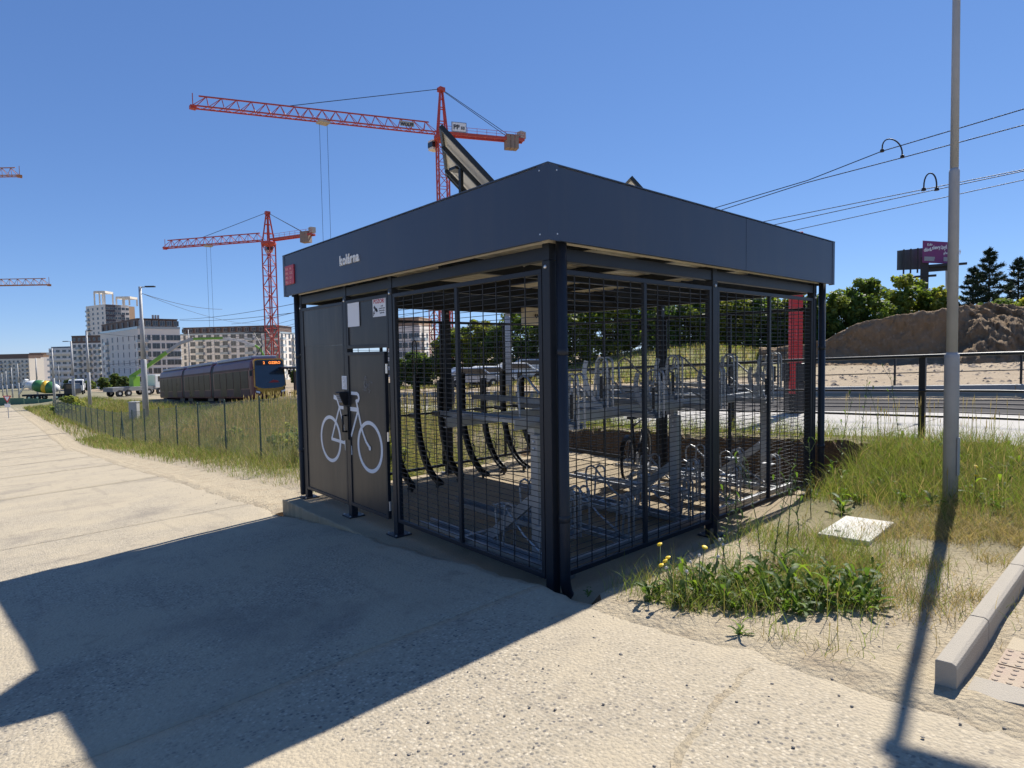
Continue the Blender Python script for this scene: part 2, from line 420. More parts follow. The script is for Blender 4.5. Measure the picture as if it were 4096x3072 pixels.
def soil_material():
    t = NT('sandy_soil')
    x, y, z = t.sep()
    big = t.noise(0.45, 6, 0.6); mid = t.noise(3.5, 6, 0.6); fine = t.noise(60, 3)
    sand = t.mix(fine, (0.355, 0.29, 0.192), (0.50, 0.42, 0.295))
    earth = t.mix(mid, (0.23, 0.165, 0.105), (0.36, 0.285, 0.19))
    near = t.ramp(x, 1.6, 4.5)
    c = t.mix(t.math('ADD', t.ramp(mid, 0.45, 0.7, 0.0, 0.6), t.math('MULTIPLY', near, 0.35), True), sand, earth)
    # thatch under grass, away from the road
    gr = t.mix(t.noise(25, 4), (0.13, 0.115, 0.05), (0.26, 0.225, 0.12))
    gmask = t.math('MULTIPLY', t.ramp(x, 1.2, 3.2), t.ramp(big, 0.36, 0.55), True)
    inv = t.math('SUBTRACT', 1.0, t.ramp(x, 11.0, 12.0))
    c = t.mix(t.math('MULTIPLY', gmask, inv), c, gr)
    # the grassy rise behind the tracks
    rise = t.math('MULTIPLY', t.ramp(x, 24, 30), t.math('MULTIPLY', t.ramp(y, 9, 17), t.math('SUBTRACT', 1.0, t.ramp(y, 50, 60))))
    c = t.mix(t.math('MULTIPLY', rise, 0.9), c, t.mix(t.noise(1.6, 6, 0.7), (0.10, 0.12, 0.03), (0.25, 0.22, 0.09)))
    farg = t.math('MULTIPLY', t.ramp(y, 70, 130), 0.8)
    c = t.mix(farg, c, (0.20, 0.19, 0.12))
    site = t.mix(t.noise(0.7, 8, 0.7), (0.24, 0.18, 0.115), (0.42, 0.335, 0.23))
    c = t.mix(t.math('MULTIPLY', t.ramp(x, 16.8, 17.4), t.math('SUBTRACT', 1.0, rise)), c, site)
    geo = t.n.new('ShaderNodeNewGeometry'); sp = t.n.new('ShaderNodeSeparateXYZ'); t.l.new(geo.outputs['True Normal'], sp.inputs[0])
    steep = t.ramp(sp.outputs[2], 0.85, 0.55)
    c = t.mix(steep, c, t.mix(mid, (0.10, 0.060, 0.032), (0.20, 0.13, 0.075)))
    vd = t.voro(38)
    h = t.math('ADD', t.math('MULTIPLY', t.math('SUBTRACT', 1.0, vd), 0.5), t.math('MULTIPLY', t.noise(9, 8, 0.7), 2.0))
    return t.done(c, 0.95, h, 0.9, 0.02, 0.2)
def dirt_material():
    t = NT('excavated_earth')
    mid = t.noise(0.5, 9, 0.7); f = t.noise(3.0, 8, 0.75)
    c = t.mix(mid, (0.23, 0.15, 0.085), (0.40, 0.29, 0.18))
    c = t.mix(t.ramp(f, 0.5, 0.75), c, (0.42, 0.34, 0.25))
    return t.done(c, 0.95, t.math('ADD', t.noise(1.3, 10, 0.75), t.math('MULTIPLY', t.voro(1.5), 0.3)), 1.0, 0.5, 0.15)
M['road'] = road_material(); M['soil'] = soil_material(); M['dirt'] = dirt_material()

# ------------------------------------------------------------------ ground sheet
def axis(dense0, dense1, step, lo, hi):
    a = list(np.arange(dense0, dense1 + 1e-6, step))
    s = step; x = dense1
    while x < hi: s *= 1.14; x += s; a.append(min(x, hi))
    s = step; x = dense0; b = []
    while x > lo: s *= 1.14; x -= s; b.append(max(x, lo))
    return np.array(b[::-1] + a)
xs = axis(-0.6, 8.0, 0.09, -900, 6000); ys = axis(-4.2, 7.5, 0.09, -500, 6500)
GX, GY = np.meshgrid(xs, ys, indexing='ij')
GZ = ground(GX, GY)
ew = 0.12 * wob(GX * 1.0, GY * 1.0, 5.0, 3.0)
inside = np.minimum(np.minimum(5.68 + ew - GX, GX + 0.2), np.minimum(GY + 0.40 - 0.4 * ew, 5.10 + (0.3 + ew) * smooth(0.5, 1.5, GX) - GY))
pit = inside > 0
pw = smooth(0.0, 0.17, inside)
GZ = GZ * (1 - pw) + np.minimum(GZ, -0.06) * pw
# loose sand runs out over the edge of the road
lap = road_z(GX, GY) - 0.05 + 0.064 * smooth(-0.55, -0.02, GX) + 0.014 * wob(GX, GY, 6.0, 5) * smooth(-0.9, -0.4, GX)
beside = (GX < 0.25) & ~pit
GZ = np.where(beside, np.where(GX < 0.0, lap, lap + (GZ - lap) * smooth(0.0, 0.25, GX)), GZ)
GZ = np.where((GX < 0.0) & (GY > -0.45) & (GY < 5.02), road_z(GX, GY) - 0.3, GZ)
GZ = np.where(GX < -1.3, road_z(GX, GY) - 0.12, GZ)
# track bed and platform stand on their own slabs, keep the sheet below them
bed = (GX > 6.9) & (GX < 17.3) & (GY < 64) & (GY > -60)
GZ = np.where(bed, GZ - 0.35, GZ)
nx, ny = GX.shape
V = np.stack([GX, GY, GZ], -1).reshape(-1, 3)
i = np.arange(nx - 1)[:, None] * ny + np.arange(ny - 1)[None, :]
F = np.stack([i, i + ny, i + ny + 1, i + 1], -1).reshape(-1, 4)
gm = bpy.data.meshes.new('ground'); gm.from_pydata(V.tolist(), [], F.tolist()); gm.update()
tag(obj('ground', gm, M['soil'], smoothed=False), kind='structure')

# ------------------------------------------------------------------ concrete road in slabs
road = bpy.data.objects.new('road', None); COL.objects.link(road); tag(road, kind='structure')
def road_slab(y0, y1):
    step = 0.10 if y1 < 14 else 0.5
    yy = np.linspace(y0 + 0.003, y1 - 0.003, max(3, int((y1 - y0) / step)))
    xx = np.array([-14, -9, -6, -4.5, -3.5, -3, -2.5, -2, -1.5, -1, -0.7, -0.45, -0.3, -0.2, -0.1, 0.0])
    if y1 < 8: xx = np.concatenate([[-14, -9, -6, -4.5], np.arange(-3.6, -0.01, 0.1), [0.0]])
    X, Y = np.meshgrid(xx, yy, indexing='ij')
    edge = -0.05 + 0.03 * np.sin(Y * 2.3) + 0.025 * np.sin(Y * 7.1 + 1) + 0.015 * np.sin(Y * 23.0)
    edge = edge + np.where(Y > 5.3, 0.06 * smooth(5.3, 9, Y) * Y * 0.1, -0.03) - 0.10 * np.exp(-((Y - 5.2) / 0.8) ** 2)
    X = np.where(X > -0.35, X + (X + 0.35) / 0.35 * edge, X)
    Z = road_z(X, Y) + 0.004 * wob(X, Y, 3.0) + 0.006 * wob(X, Y, 0.8, 2)
    Z = Z - 0.012 * smooth(-0.12, 0.0, X - edge) 
    Z[:, 0] -= 0.002; Z[:, -1] -= 0.002
    n, m = X.shape
    V = np.stack([X, Y, Z], -1).reshape(-1, 3).tolist()
    F = [(a * m + b, (a + 1) * m + b, (a + 1) * m + b + 1, a * m + b + 1) for a in range(n - 1) for b in range(m - 1)]
    loop = [a * m for a in range(n)] + [(n - 1) * m + b for b in range(1, m)] + [a * m + m - 1 for a in range(n - 2, -1, -1)] + [b for b in range(m - 2, 0, -1)]
    o = len(V); V += [[V[k][0], V[k][1], V[k][2] - 0.24] for k in loop]
    L = len(loop)
    F += [(loop[k], o + k, o + (k + 1) % L, loop[(k + 1) % L]) for k in range(L)]
    me = bpy.data.meshes.new('road_slab'); me.from_pydata(V, [], F); me.update()
    obj('road_slab', me, M['road'], road, True)
# sand-filled crack across the near slab
cr = [(-1.75, -1.93), (-1.45, -1.87), (-1.16, -1.81), (-.95, -1.755), (-.78, -1.72), (-.60, -1.70), (-.46, -1.68), (-.30, -1.675)]
vs = []; fs = []
cw = random.Random(4)
for k in range(57):
    q = k / 8; i_ = min(6, int(q)); f_ = q - i_
    cx = cr[i_][0] * (1 - f_) + cr[i_ + 1][0] * f_; cy = cr[i_][1] * (1 - f_) + cr[i_ + 1][1] * f_ + .010 * math.sin(q * 3.1) + cw.uniform(-.006, .006)
    w = .020 * (1 - .6 * k / 56) * cw.uniform(.6, 1.4) + .004; zc = float(road_z(cx, cy) + .004 * wob(cx, cy, 3.0) + .006 * wob(cx, cy, .8, 2)) + .002
    vs += [(cx, cy - w, zc), (cx, cy + w, zc)]
    if k: fs.append((2 * k - 2, 2 * k, 2 * k + 1, 2 * k - 1))
MB().add(vs, fs).build('sand_seam', M['soil'], road)
yj = -6.1 - 6.2
while yj < 115: road_slab(yj, yj + 6.2); yj += 6.2

# ------------------------------------------------------------------ kerb and tactile pavement on the right
PZ = lambda x, y: float(road_z(x, y))
kerb = bpy.data.objects.new('kerb', None); COL.objects.link(kerb); tag(kerb, kind='structure')
kx = 0.02
lens = [0.62, 1.0, 1.0, 1.0, 1.0]
for L_ in lens:
    mb = MB()
    prof = [(-2.432, -0.2), (-2.352, -0.2), (-2.352, 0.124), (-2.356, 0.128), (-2.412, 0.128), (-2.428, 0.118), (-2.432, 0.10)]
    a, b = kx, kx + L_ - 0.008
    mb.prism([(p[0], p[1]) for p in prof], a, b, 'x')
    mb.v = [(v[0], v[1], v[2] + PZ(v[0], v[1])) for v in mb.v]
    mb.build('kerb_stone', M['kerb'], kerb, bev=0.004)
    kx += L_
pave = bpy.data.objects.new('pavement', None); COL.objects.link(pave); tag(pave, kind='structure')
mb = MB()   # in-situ edge strip and bedding
mb.box((0.02, -6.5, -0.3), (5.0, -2.445, -0.018))
mb.v = [(v[0], v[1], v[2] + PZ(v[0], v[1])) for v in mb.v]
mb.build('bedding', M['tilegrey'], pave)
n = 40; poly = []
for k in range(n + 1):
    yy = -2.46 - k * 0.1; poly.append((0.03 + 0.02 * math.sin(yy * 9) + 0.015 * math.sin(yy * 23), yy))
poly2 = [(0.205, p[1]) for p in poly]
mb = MB()
vs = [(p[0], p[1], PZ(*p) + 0.012) for p in poly] + [(p[0], p[1], PZ(*p) + 0.012) for p in poly2] + [(p[0] - 0.02, p[1], PZ(*p) - 0.14) for p in poly]
fs = [(k, k + 1, n + 2 + k, n + 1 + k) for k in range(n)] + [(k, 2 * (n + 1) + k, 2 * (n + 1) + k + 1, k + 1) for k in range(n)]
mb.add(vs, fs); mb.build('edge_strip', M['kerb'], pave)
# tiles 0.2 x 0.2 with domes (near rows) and plain
tm_d = MB(); tm_d.box((0.004, -0.196, -0.03), (0.196, -0.004, 0.0))
for a in range(4):
    for b in range(4):
        cx, cy = 0.025 + a * 0.05, -0.025 - b * 0.05
        tm_d.lathe((cx, cy, -0.002), (0, 0, 1), [(0, 0.0135), (0.005, 0.011), (0.0065, 0.006)], 8)
tm_d = tm_d.mesh('paving_tile'); tm_d.materials.append(M['tile'])
tm_p = MB(); tm_p.box((0.004, -0.196, -0.03), (0.196, -0.004, 0.0)); tm_p = tm_p.mesh('paving_tile'); tm_p.materials.append(M['tilegrey'])
for a in range(16):
    for b in range(10):
        x0, y0 = 0.215 + a * 0.2, -2.50 - b * 0.2
        o = obj('paving_tile', tm_d if a < 2 or b == 7 else tm_p, None, pave)
        o.location = (x0, y0, PZ(x0, y0) + 0.004 + rnd.uniform(-0.002, 0.002))
        o.rotation_euler = (math.atan(-0.08) , math.atan(-0.0179), rnd.uniform(-0.006, 0.006))

# ------------------------------------------------------------------ tram platform, track bed, far wall
apron = bpy.data.objects.new('platform', None); COL.objects.link(apron); tag(apron, kind='structure')
def strip(x0, x1, y0, y1, zt, zb, name, m, parent, dz=0.0, dzb=0.0):
    mb = MB()
    f = lambda y: float(track_z(y))
    mb.hexa([(x0, y0, f(y0) + zb), (x1, y0, f(y0) + zb + dzb), (x1, y1, f(y1) + zb + dzb), (x0, y1, f(y1) + zb),
             (x0, y0, f(y0) + zt), (x1, y0, f(y0) + zt + dz), (x1, y1, f(y1) + zt + dz), (x0, y1, f(y1) + zt)])
    return mb.build(name, m, parent, bev=0.008)
ya = -24.0
while ya < 27:
    strip(6.78, 11.3, ya + 0.008, ya + 2.992, 0.0, -0.45, 'platform_slab', M['concrete'], apron)
    ya += 3.0
tb = bpy.data.objects.new('track_bed', None); COL.objects.link(tb); tag(tb, kind='structure')
M['ballast'] = mat('track_concrete', (0.085, 0.08, 0.075), 1.0, 0, 0.25, 3, 0.8, 25, spec=0.05, dirt=(0.12, 0.11, 0.10), dirt_amt=0.5)
M['rail'] = mat('rail_steel', (0.10, 0.085, 0.075), 0.75, 0.2, 0.2, 3)
for (a, b) in ((-40, 0), (0, 30), (30, 60), (60, 110)):
    strip(11.34, 17.2, a, b, -0.08, -0.7, 'bed_slab', M['ballast'], tb)
for cx in (12.9, 15.6):
    for s in (-0.72, 0.72):
        for (a, b) in ((-40, 0), (0, 60), (60, 110)):
            strip(cx + s - 0.035, cx + s + 0.035, a, b, -0.05, -0.22, 'rail', M['rail'], tb)
wallo = thing('low_wall', 'low grey concrete wall along the far side of the tram tracks', 'wall', (17.25, 0, gz(17.25, 0)))
for k in range(-12, 16):
    y0 = k * 2.0
    mb = MB(); f = lambda y: float(track_z(y)) - gz(17.25, 0)
    mb.hexa([(0, y0 + .01, f(y0) - 0.4), (0.35, y0 + .01, f(y0) - 0.4), (0.35, y0 + 1.99, f(y0 + 2) - 0.4), (0, y0 + 1.99, f(y0 + 2) - 0.4),
             (0, y0 + .01, f(y0) + 0.28), (0.35, y0 + .01, f(y0) + 0.28), (0.35, y0 + 1.99, f(y0 + 2) + 0.28), (0, y0 + 1.99, f(y0 + 2) + 0.28)])
    mb.build('wall_block', M['concrete'], wallo, bev=0.01)
# ------------------------------------------------------------------ bicycle shelter
LX, LY, ZB, ZT = 5.155, 5.03, 2.733, 3.263
sh = thing('bicycle_shelter', 'dark grey bicycle shelter with mesh sides and deep flat roof fascia', 'shelter', (0, 0, 0))
sr_ = random.Random(12); ol = []
for (a, b, m_) in (((-.12, -.07), (5.42, -.07), 60), ((5.42, -.07), (5.42, 5.05), 20), ((5.42, 5.05), (-.12, 5.05), 40), ((-.12, 5.05), (-.12, -.07), 70)):
    for k in range(m_): ol.append((a[0] + (b[0] - a[0]) * k / m_ + sr_.uniform(-.014, .014), a[1] + (b[1] - a[1]) * k / m_ + sr_.uniform(-.014, .014)))
slab = MB().prism(ol, -0.35, 0.0); slab.build('floor_slab', M['slab'], sh, bev=0.018)
# fascia boards (x=0 face is the entrance side)
def fascia(a, b): MB().box(a, b).build('fascia_board', M['fascia'], sh, bev=0.003)
fascia((0, 0.10, ZB), (0.03, LY - 0.06, ZT))
fascia((0.10, 0, ZB), (2.862, 0.03, ZT)); fascia((2.868, 0, ZB), (LX - 0.06, 0.03, ZT))
fascia((0.10, LY - 0.03, ZB), (LX - 0.1, LY, ZT)); fascia((LX - 0.03, 0.10, ZB), (LX, LY - 0.1, ZT))
for (cx, cy, sx, sy, w) in ((0, 0, 1, 1, .105), (0, LY, 1, -1, .065), (LX, 0, -1, 1, .065), (LX, LY, -1, -1, .105)):
    mb = MB(); p = 0.004
    poly = [(-p, -p), (w, -p), (w, -0.0005), (-0.0005, -0.0005), (-0.0005, w), (-p, w)]
    poly = [(cx + sx * a, cy + sy * b) for a, b in poly]
    if sx * sy < 0: poly = poly[::-1]
    mb.prism(poly, ZB - 0.004, ZT + 0.004); tr = mb.build('corner_trim', M['fascia'], sh)
    if (cx, cy) == (0, 0):
        for z in (ZB + 0.045, ZT - 0.03):
            MB().lathe((-p, 0.085, z), (-1, 0, 0), [(0, 0.007), (0.003, 0.005)], 8).build('rivet', M['bolt'], tr)
            MB().lathe((0.085, -p, z), (0, -1, 0), [(0, 0.007), (0.003, 0.005)], 8).build('rivet', M['bolt'], tr)
cop = MB()
for a, b in (((-.006, -.006), (LX + .006, .06)), ((-.006, LY - .06), (LX + .006, LY + .006)), ((-.006, .062), (.06, LY - .062)), ((LX - .06, .062), (LX + .006, LY - .062))):
    cop.box((a[0], a[1], ZT + 0.005), (b[0], b[1], ZT + 0.014))
cop.build('roof_coping', M['fascia'], sh)
# roof sheet, trapezoid ribs along x
mb = MB(); prof = []
yy = 0.04; k = 0
while yy < LY - 0.2:
    prof += [(yy, 2.985), (yy + 0.10, 2.985), (yy + 0.13, 3.02), (yy + 0.19, 3.02)]; yy += 0.22
prof.append((LY - 0.04, 2.985))
vs = []; fs = []
for (y, z) in prof: vs += [(0.035, y, z), (LX - 0.035, y, z), (0.035, y, z + 0.002), (LX - 0.035, y, z + 0.002)]
for k in range(len(prof) - 1):
    i = k * 4; fs += [(i, i + 4, i + 5, i + 1), (i + 2, i + 3, i + 7, i + 6)]
mb.add(vs, fs); mb.build('roof_sheet', M['underside'], sh)
for (a, b) in (((0.04, 0.14, 2.745), (LX - 0.04, 0.145, 2.985)), ((0.14, 0.15, 2.745), (0.145, LY - 0.15, 2.985))):
    MB().box(a, b).build('fascia_backing', M['underside'], sh)
# beams
def beam(a, b, w, h, nm='roof_beam'):
    MB().bar(a, b, w, h).build(nm, M['anthracite'], sh, bev=0.004)
for x in (0.19, LX - 0.19): beam((x, 0.15, 2.672), (x, LY - 0.15, 2.672), 0.07, 0.10, 'ring_beam')
for y in (0.19, LY - 0.17): beam((0.23, y, 2.672), (LX - 0.23, y, 2.672), 0.07, 0.10, 'ring_beam')
for y in (1.7, 3.4): beam((0.23, y, 2.80), (LX - 0.23, y, 2.80), 0.06, 0.14)
for x in (1.3, 2.6, 3.9): beam((x, 0.2, 2.93), (x, LY - 0.2, 2.93), 0.05, 0.10, 'purlin')
# posts
posts = [(0.185, 0.185, .08), (0.185, 2.508, .08), (0.185, 3.562, .08), (0.185, 4.87, .075), (2.508, 0.185, .09), (4.94, 0.185, .085),
         (4.97, 2.5, .09), (4.97, 4.85, .09), (2.5, 4.85, .09)]
bolt_z = MB().lathe((0, 0, 0), (0, 0, 1), [(0, .011), (.012, .011), (.014, .006)], 6).mesh('bolt'); bolt_z.materials.append(M['bolt'])
for (x, y, w) in posts:
    mb = MB(); h = w / 2
    mb.box((x - h, y - h, 0.0), (x + h, y + h, 2.618)); po = mb.build('post', M['anthracite'], sh, bev=0.005)
    bp = MB(); bp.box((x - 0.10, y - 0.10, 0.002), (x + 0.10, y + 0.10, 0.014)); bp.build('base_plate', M['anthracite'], po)
    for (dx, dy) in ((-.078, -.078), (.078, .078), (-.078, .078), (.078, -.078)):
        o = obj('bolt', bolt_z, None, po); o.location = (x + dx, y + dy, 0.014)
    if x < 1: bt = MB().lathe((x - h, y, 2.57), (-1, 0, 0), [(0, .016), (.008, .014), (.011, .006)], 8)
    else: bt = MB().lathe((x, y - h, 2.57), (0, -1, 0), [(0, .016), (.008, .014), (.011, .006)], 8)
    bt.build('bolt', M['bolt'], po)
    pl = MB(); pl.box((x - h + .004, y - h + .004, 2.62), (x + h - .004, y + h - .004, 2.745)); pl.build('post_cap_plate', M['anthracite'], po)
# downpipes
def downpipe(x, y, ex, ey):
    mb = MB()
    mb.tube([(x, y, 2.80), (x, y, 0.16), (x + ex * .03, y + ey * .03, 0.11), (x + ex * .09, y + ey * .09, 0.055), (x + ex * .15, y + ey * .15, 0.04)], 0.042, 14)
    dp = mb.build('downpipe', M['anthracite'], sh, True)
    for z in (0.62, 1.9): MB().lathe((x, y, z), (0, 0, 1), [(0, .0425), (.003, .046), (.05, .046), (.053, .0425)], 14).build('pipe_collar', M['anthracite'], dp, True)
downpipe(0.215, 0.085, 0.22, -0.1); downpipe(5.07, 0.11, 0.8, -0.5); downpipe(0.15, 4.975, 0.05, .08)
# mesh panels: frame + stile, with wires
def mesh_panel(p, q, z0=0.15, z1=2.56, stiles=1, midrail=None):
    """panel between plan points p and q"""
    p, q = Vector((*p, 0)), Vector((*q, 0)); d = q - p; L = d.length; d.normalize()
    w = 0.04; fr = MB()
    Z = Vector((0, 0, 1))
    nrm = d.cross(Z)
    fr.bar(p + Z * (z0 + w / 2), q + Z * (z0 + w / 2), .035, w); fr.bar(p + Z * (z1 - w / 2), q + Z * (z1 - w / 2), .035, w)
    cuts = [0] + [L * (k + 1) / (stiles + 1) for k in range(stiles)] + [L]
    for c in cuts:
        cc = min(max(c, w / 2), L - w / 2)
        fr.bar(p + d * cc + Z * (z0 + w), p + d * cc + Z * (z1 - w), w, .034, up=nrm)
    if midrail: fr.bar(p + Z * midrail, q + Z * midrail, .03, .03)
    fo = fr.build('mesh_panel', M['anthracite'], sh, bev=0.003)
    wr = MB()
    for a, b in zip(cuts[:-1], cuts[1:]):
        a, b = a + w * .5, b - w * .5
        n = max(2, round((b - a) / 0.19))
        for k in range(1, n): 
            s = a + (b - a) * k / n
            wr.bar(p + d * s + Z * z0 + nrm * .004, p + d * s + Z * z1 + nrm * .004, .0065, .0065)
        n = round((z1 - z0 - 2 * w) / 0.0455)
        for k in range(1, n):
            z = z0 + w + (z1 - z0 - 2 * w) * k / n
            wr.bar(p + d * a + Z * z - nrm * .0025, p + d * b + Z * z - nrm * .0025, .0048, .0048)
    wo = wr.build('wire_mesh', M['wire'], fo); wo['kind'] = 'stuff'
mesh_panel((0.165, 2.455), (0.165, 0.235))
mesh_panel((0.24, 0.165), (2.455, 0.165)); mesh_panel((2.565, 0.165), (4.885, 0.165))
mesh_panel((0.25, 4.87), (2.44, 4.87), 0.12, 2.45, 1, 1.0); mesh_panel((2.56, 4.87), (4.91, 4.87), 0.12, 2.45, 1, 1.0)
mesh_panel((4.99, 0.24), (4.99, 2.44), 0.12, 2.45); mesh_panel((4.99, 2.56), (4.99, 4.79), 0.12, 2.45)
# solid panels by the door
def sheetpanel(name, y0, y1, z0, z1, x=0.165, w=0.04, split=None, m='panelsheet'):
    fr = MB()
    for (a, b) in (((y0, z0), (y1, z0 + w)), ((y0, z1 - w), (y1, z1)), ((y0, z0 + w), (y0 + w, z1 - w)), ((y1 - w, z0 + w), (y1, z1 - w))):
        fr.box((x - .02, a[0], a[1]), (x + .02, b[0], b[1]))
    fo = fr.build(name, M['anthracite'], sh, bev=0.003)
    zz = [z0 + w] + ([split] if split else []) + [z1 - w]
    for a, b in zip(zz[:-1], zz[1:]):
        MB().box((x - .008 - (0.003 if a > z0 + .1 else 0), y0 + w - .001, a + (.001 if a > z0 + .1 else 0)), (x + .006, y1 - w + .001, b)).build('sheet', M[m], fo)
    return fo
pan_l = sheetpanel('side_panel', 3.605, 4.828, 0.13, 2.565, split=2.055)
pan_t = sheetpanel('transom_panel', 2.553, 3.518, 2.005, 2.57)
door = sheetpanel('door', 2.625, 3.512, 0.15, 1.965, x=0.150)
for z in (0.3, 1.05, 1.78):
    MB().lathe((0.14, 2.60, z - .05), (0, 0, 1), [(0, .013), (.1, .013)], 10).build('hinge', M['bolt'], door)
# bicycle pictogram, split between side panel and door
SK = [0]
def stroke(mb, pts, w, x):
    for a, b in zip(pts[:-1], pts[1:]):
        SK[0] += 1; x = x - .00022
        a, b = Vector((x, *a)), Vector((x, *b)); d = (b - a).normalized(); s = Vector((0, -d.z, d.y)) * w / 2
        t = Vector((-0.0012, 0, 0)); e = d * (w * .18)
        mb.hexa([a - s - e, a + s - e, b + s + e, b - s + e, a - s - e + t, a + s - e + t, b + s + e + t, b - s + e + t])
X1, X2 = 0.165 - .0085, 0.150 - .0085
Yv, Zv = Vector((0, 1, 0)), Vector((0, 0, 1))
dl = MB()
dl.ring((X1 - .0006, 4.067, 0.887), Yv, Zv, 0.252, 0.295, 0.0012, 56)
for pts, w in (([(4.036, .89), (3.795, 1.30)], .030), ([(4.036, .89), (3.66, .875)], .038), ([(3.79, 1.295), (3.665, 1.02)], .026), ([(3.80, 1.30), (3.65, 1.30)], .040),
               ([(3.845, 1.385), (3.79, 1.30)], .03), ([(3.93, 1.42), (3.80, 1.40)], .055), ([(3.665, .90), (3.65, .79)], .03)):
    X1 -= .00025; stroke(dl, pts, w, X1)
dl.build('pictogram', M['white'], pan_l)
dr = MB()
dr.ring((X2 - .0006, 3.022, 0.895), Yv, Zv, 0.252, 0.295, 0.0012, 56)
for pts, w in (([(3.465, 1.30), (3.27, 1.30)], .048), ([(3.465, .98), (3.29, 1.27)], .034), ([(3.315, 1.41), (3.275, 1.29), (3.205, 1.10), (3.165, 1.03), (3.10, .945), (3.015, .885)], .034),
               ([(3.43, 1.487), (3.29, 1.487)], .038), ([(3.29, 1.487), (3.255, 1.47), (3.245, 1.435), (3.265, 1.405), (3.31, 1.40)], .038), ([(3.468, .86), (3.462, .76)], .02)):
    X2 -= .0004; stroke(dr, pts, w, X2)
dr.ring((X2 - .0022, 3.015, .882), Yv, Zv, 0.0, 0.026, .0012, 14)
dr.build('pictogram', M['white'], door)
# scratched tag on the door
sg = MB(); r2 = random.Random(3)
for k in range(16):
    y, z = 3.03 + r2.uniform(-.10, .10), 1.60 + r2.uniform(-.06, .06)
    stroke(sg, [(y, z), (y + r2.uniform(-.03, .03), z + r2.uniform(-.05, .05)), (y + r2.uniform(-.05, .05), z + r2.uniform(-.05, .05))], .0022, X2)
sg.build('scratches', M['greyprint'], door)
# lock: keypad box with hood, long cover plate and handle, notice
lk = MB(); lk.prism([(0.143, 1.34), (0.143, 1.50), (0.035, 1.50), (0.02, 1.488), (0.075, 1.345)], 3.505, 3.615, 'y')
lock = lk.build('lock_box', M['black'], sh, bev=0.003)
for a in range(3):
    for b in range(4):
        t_ = .2 + b * .17; xx = 0.02 + .055 * t_; zz = 1.488 - .143 * t_
        MB().box((xx - .006, 3.520 + a * .028, zz - .009), (xx + .004, 3.536 + a * .028, zz + .009)).build('key', M['greyprint'], lock)
MB().box((0.115, 3.497, 0.93), (0.142, 3.60, 1.33)).build('lock_plate', M['black'], lock, bev=0.003)
hd = MB(); hd.tube([(0.115, 3.535, 1.03), (0.07, 3.535, 1.03), (0.07, 3.535, 1.22), (0.115, 3.535, 1.22)], .012, 8); hd.build('handle', M['black'], lock, True)
MB().box((0.139, 3.545, 1.525), (0.144, 3.67, 1.685)).build('notice', M['white'], sh)
nt_ = MB()
for k in range(9): nt_.box((0.1375, 3.56, 1.54 + k * .015), (0.1388, 3.56 + rnd.uniform(.05, .095), 1.545 + k * .015))
nt_.build('notice_print', M['greyprint'], sh)
# plates on the transom
MB().box((0.1465, 3.196, 2.258), (0.1505, 3.496, 2.54)).build('blank_plate', M['white'], pan_t)
wp = MB().box((0.1465, 2.594, 2.34), (0.1505, 2.876, 2.543)).build('warning_plate', M['white'], pan_t)
def put_text(s, size, y, z, x, m, parent, name, sx=1.0, ext=.0006, align='LEFT', bold=0.0):
    me = textmesh(s, size, ext, sx, align, bold); me.transform(Matrix.Translation((x, y, z)) @ FACE_NX)
    return obj(name, me, m, parent)
put_text('POZOR!', .062, 2.735, 2.484, .1455, M['redprint'], wp, 'lettering', 1.06, align='CENTER', bold=.0012)
for k, s in enumerate(('areál', 'monitorován', 'kamerovým', 'systémem')):
    put_text(s, .024, 2.675, 2.444 - k * .024, .1458, M['blackprint'], wp, 'lettering', 1.0, align='CENTER')
ci = MB()
stroke(ci, [(2.845, 2.45), (2.785, 2.405)], .030, .1462); stroke(ci, [(2.795, 2.425), (2.775, 2.398)], .022, .1462)
stroke(ci, [(2.825, 2.415), (2.835, 2.375)], .009, .1462); stroke(ci, [(2.835, 2.375), (2.86, 2.38)], .009, .1462); stroke(ci, [(2.86, 2.40), (2.86, 2.355)], .011, .1462)
ci.build('camera_symbol', M['blackprint'], wp)
# red city plaque
pq = MB().box((-0.016, 4.64, 2.872), (0.0, 4.935, 3.118)).build('city_plaque', M['red'], sh, bev=.002)
for k, (a, b) in enumerate((('PRA', 'HA'), ('PRA', 'GUE'), ('PRA', 'GA'), ('PRA', 'G'))):
    z = 3.058 - k * .058
    put_text(a, .052, 4.915, z, -.0165, M['pinkprint'], pq, 'lettering', 1.0, bold=.0008); put_text(b, .052, 4.78, z, -.0165, M['pinkprint'], pq, 'lettering', 1.0, bold=.0008)
# raised name letters
word = 'kolárna'
cur = 3.318
for ch in word:
    me = textmesh(ch, .150, .006, 0.90, 'LEFT', .0045)
    bx = [v.co.x for v in me.vertices]; x0_, x1_ = min(bx), max(bx)
    me.transform(Matrix.Translation((-.0065, cur + x0_, 2.940)) @ FACE_NX)
    obj('letter', me, M['cream'], sh); cur -= (x1_ - x0_) + (.003 if ch == 'k' else .011)
# hanging cabinet at the back corner
cb = MB().box((4.05, 4.62, 2.42), (4.58, 4.76, 2.72)).build('hanging_cabinet', M['underside'], sh, bev=.01)
ck = MB(); ck.tube([(4.27, 4.612, 2.60), (4.24, 4.60, 2.57), (4.27, 4.60, 2.54), (4.31, 4.60, 2.56), (4.29, 4.60, 2.60)], .012, 6); ck.build('cable_loop', M['black'], cb, True)
# cable runs under the roof
cbl = MB(); cbl.tube([(1.2, 0.6, 2.86), (1.25, 1.6, 2.85), (1.6, 2.2, 2.83), (2.2, 2.35, 2.87)], .012, 6); cbl.build('cable', M['underside'], sh, True)

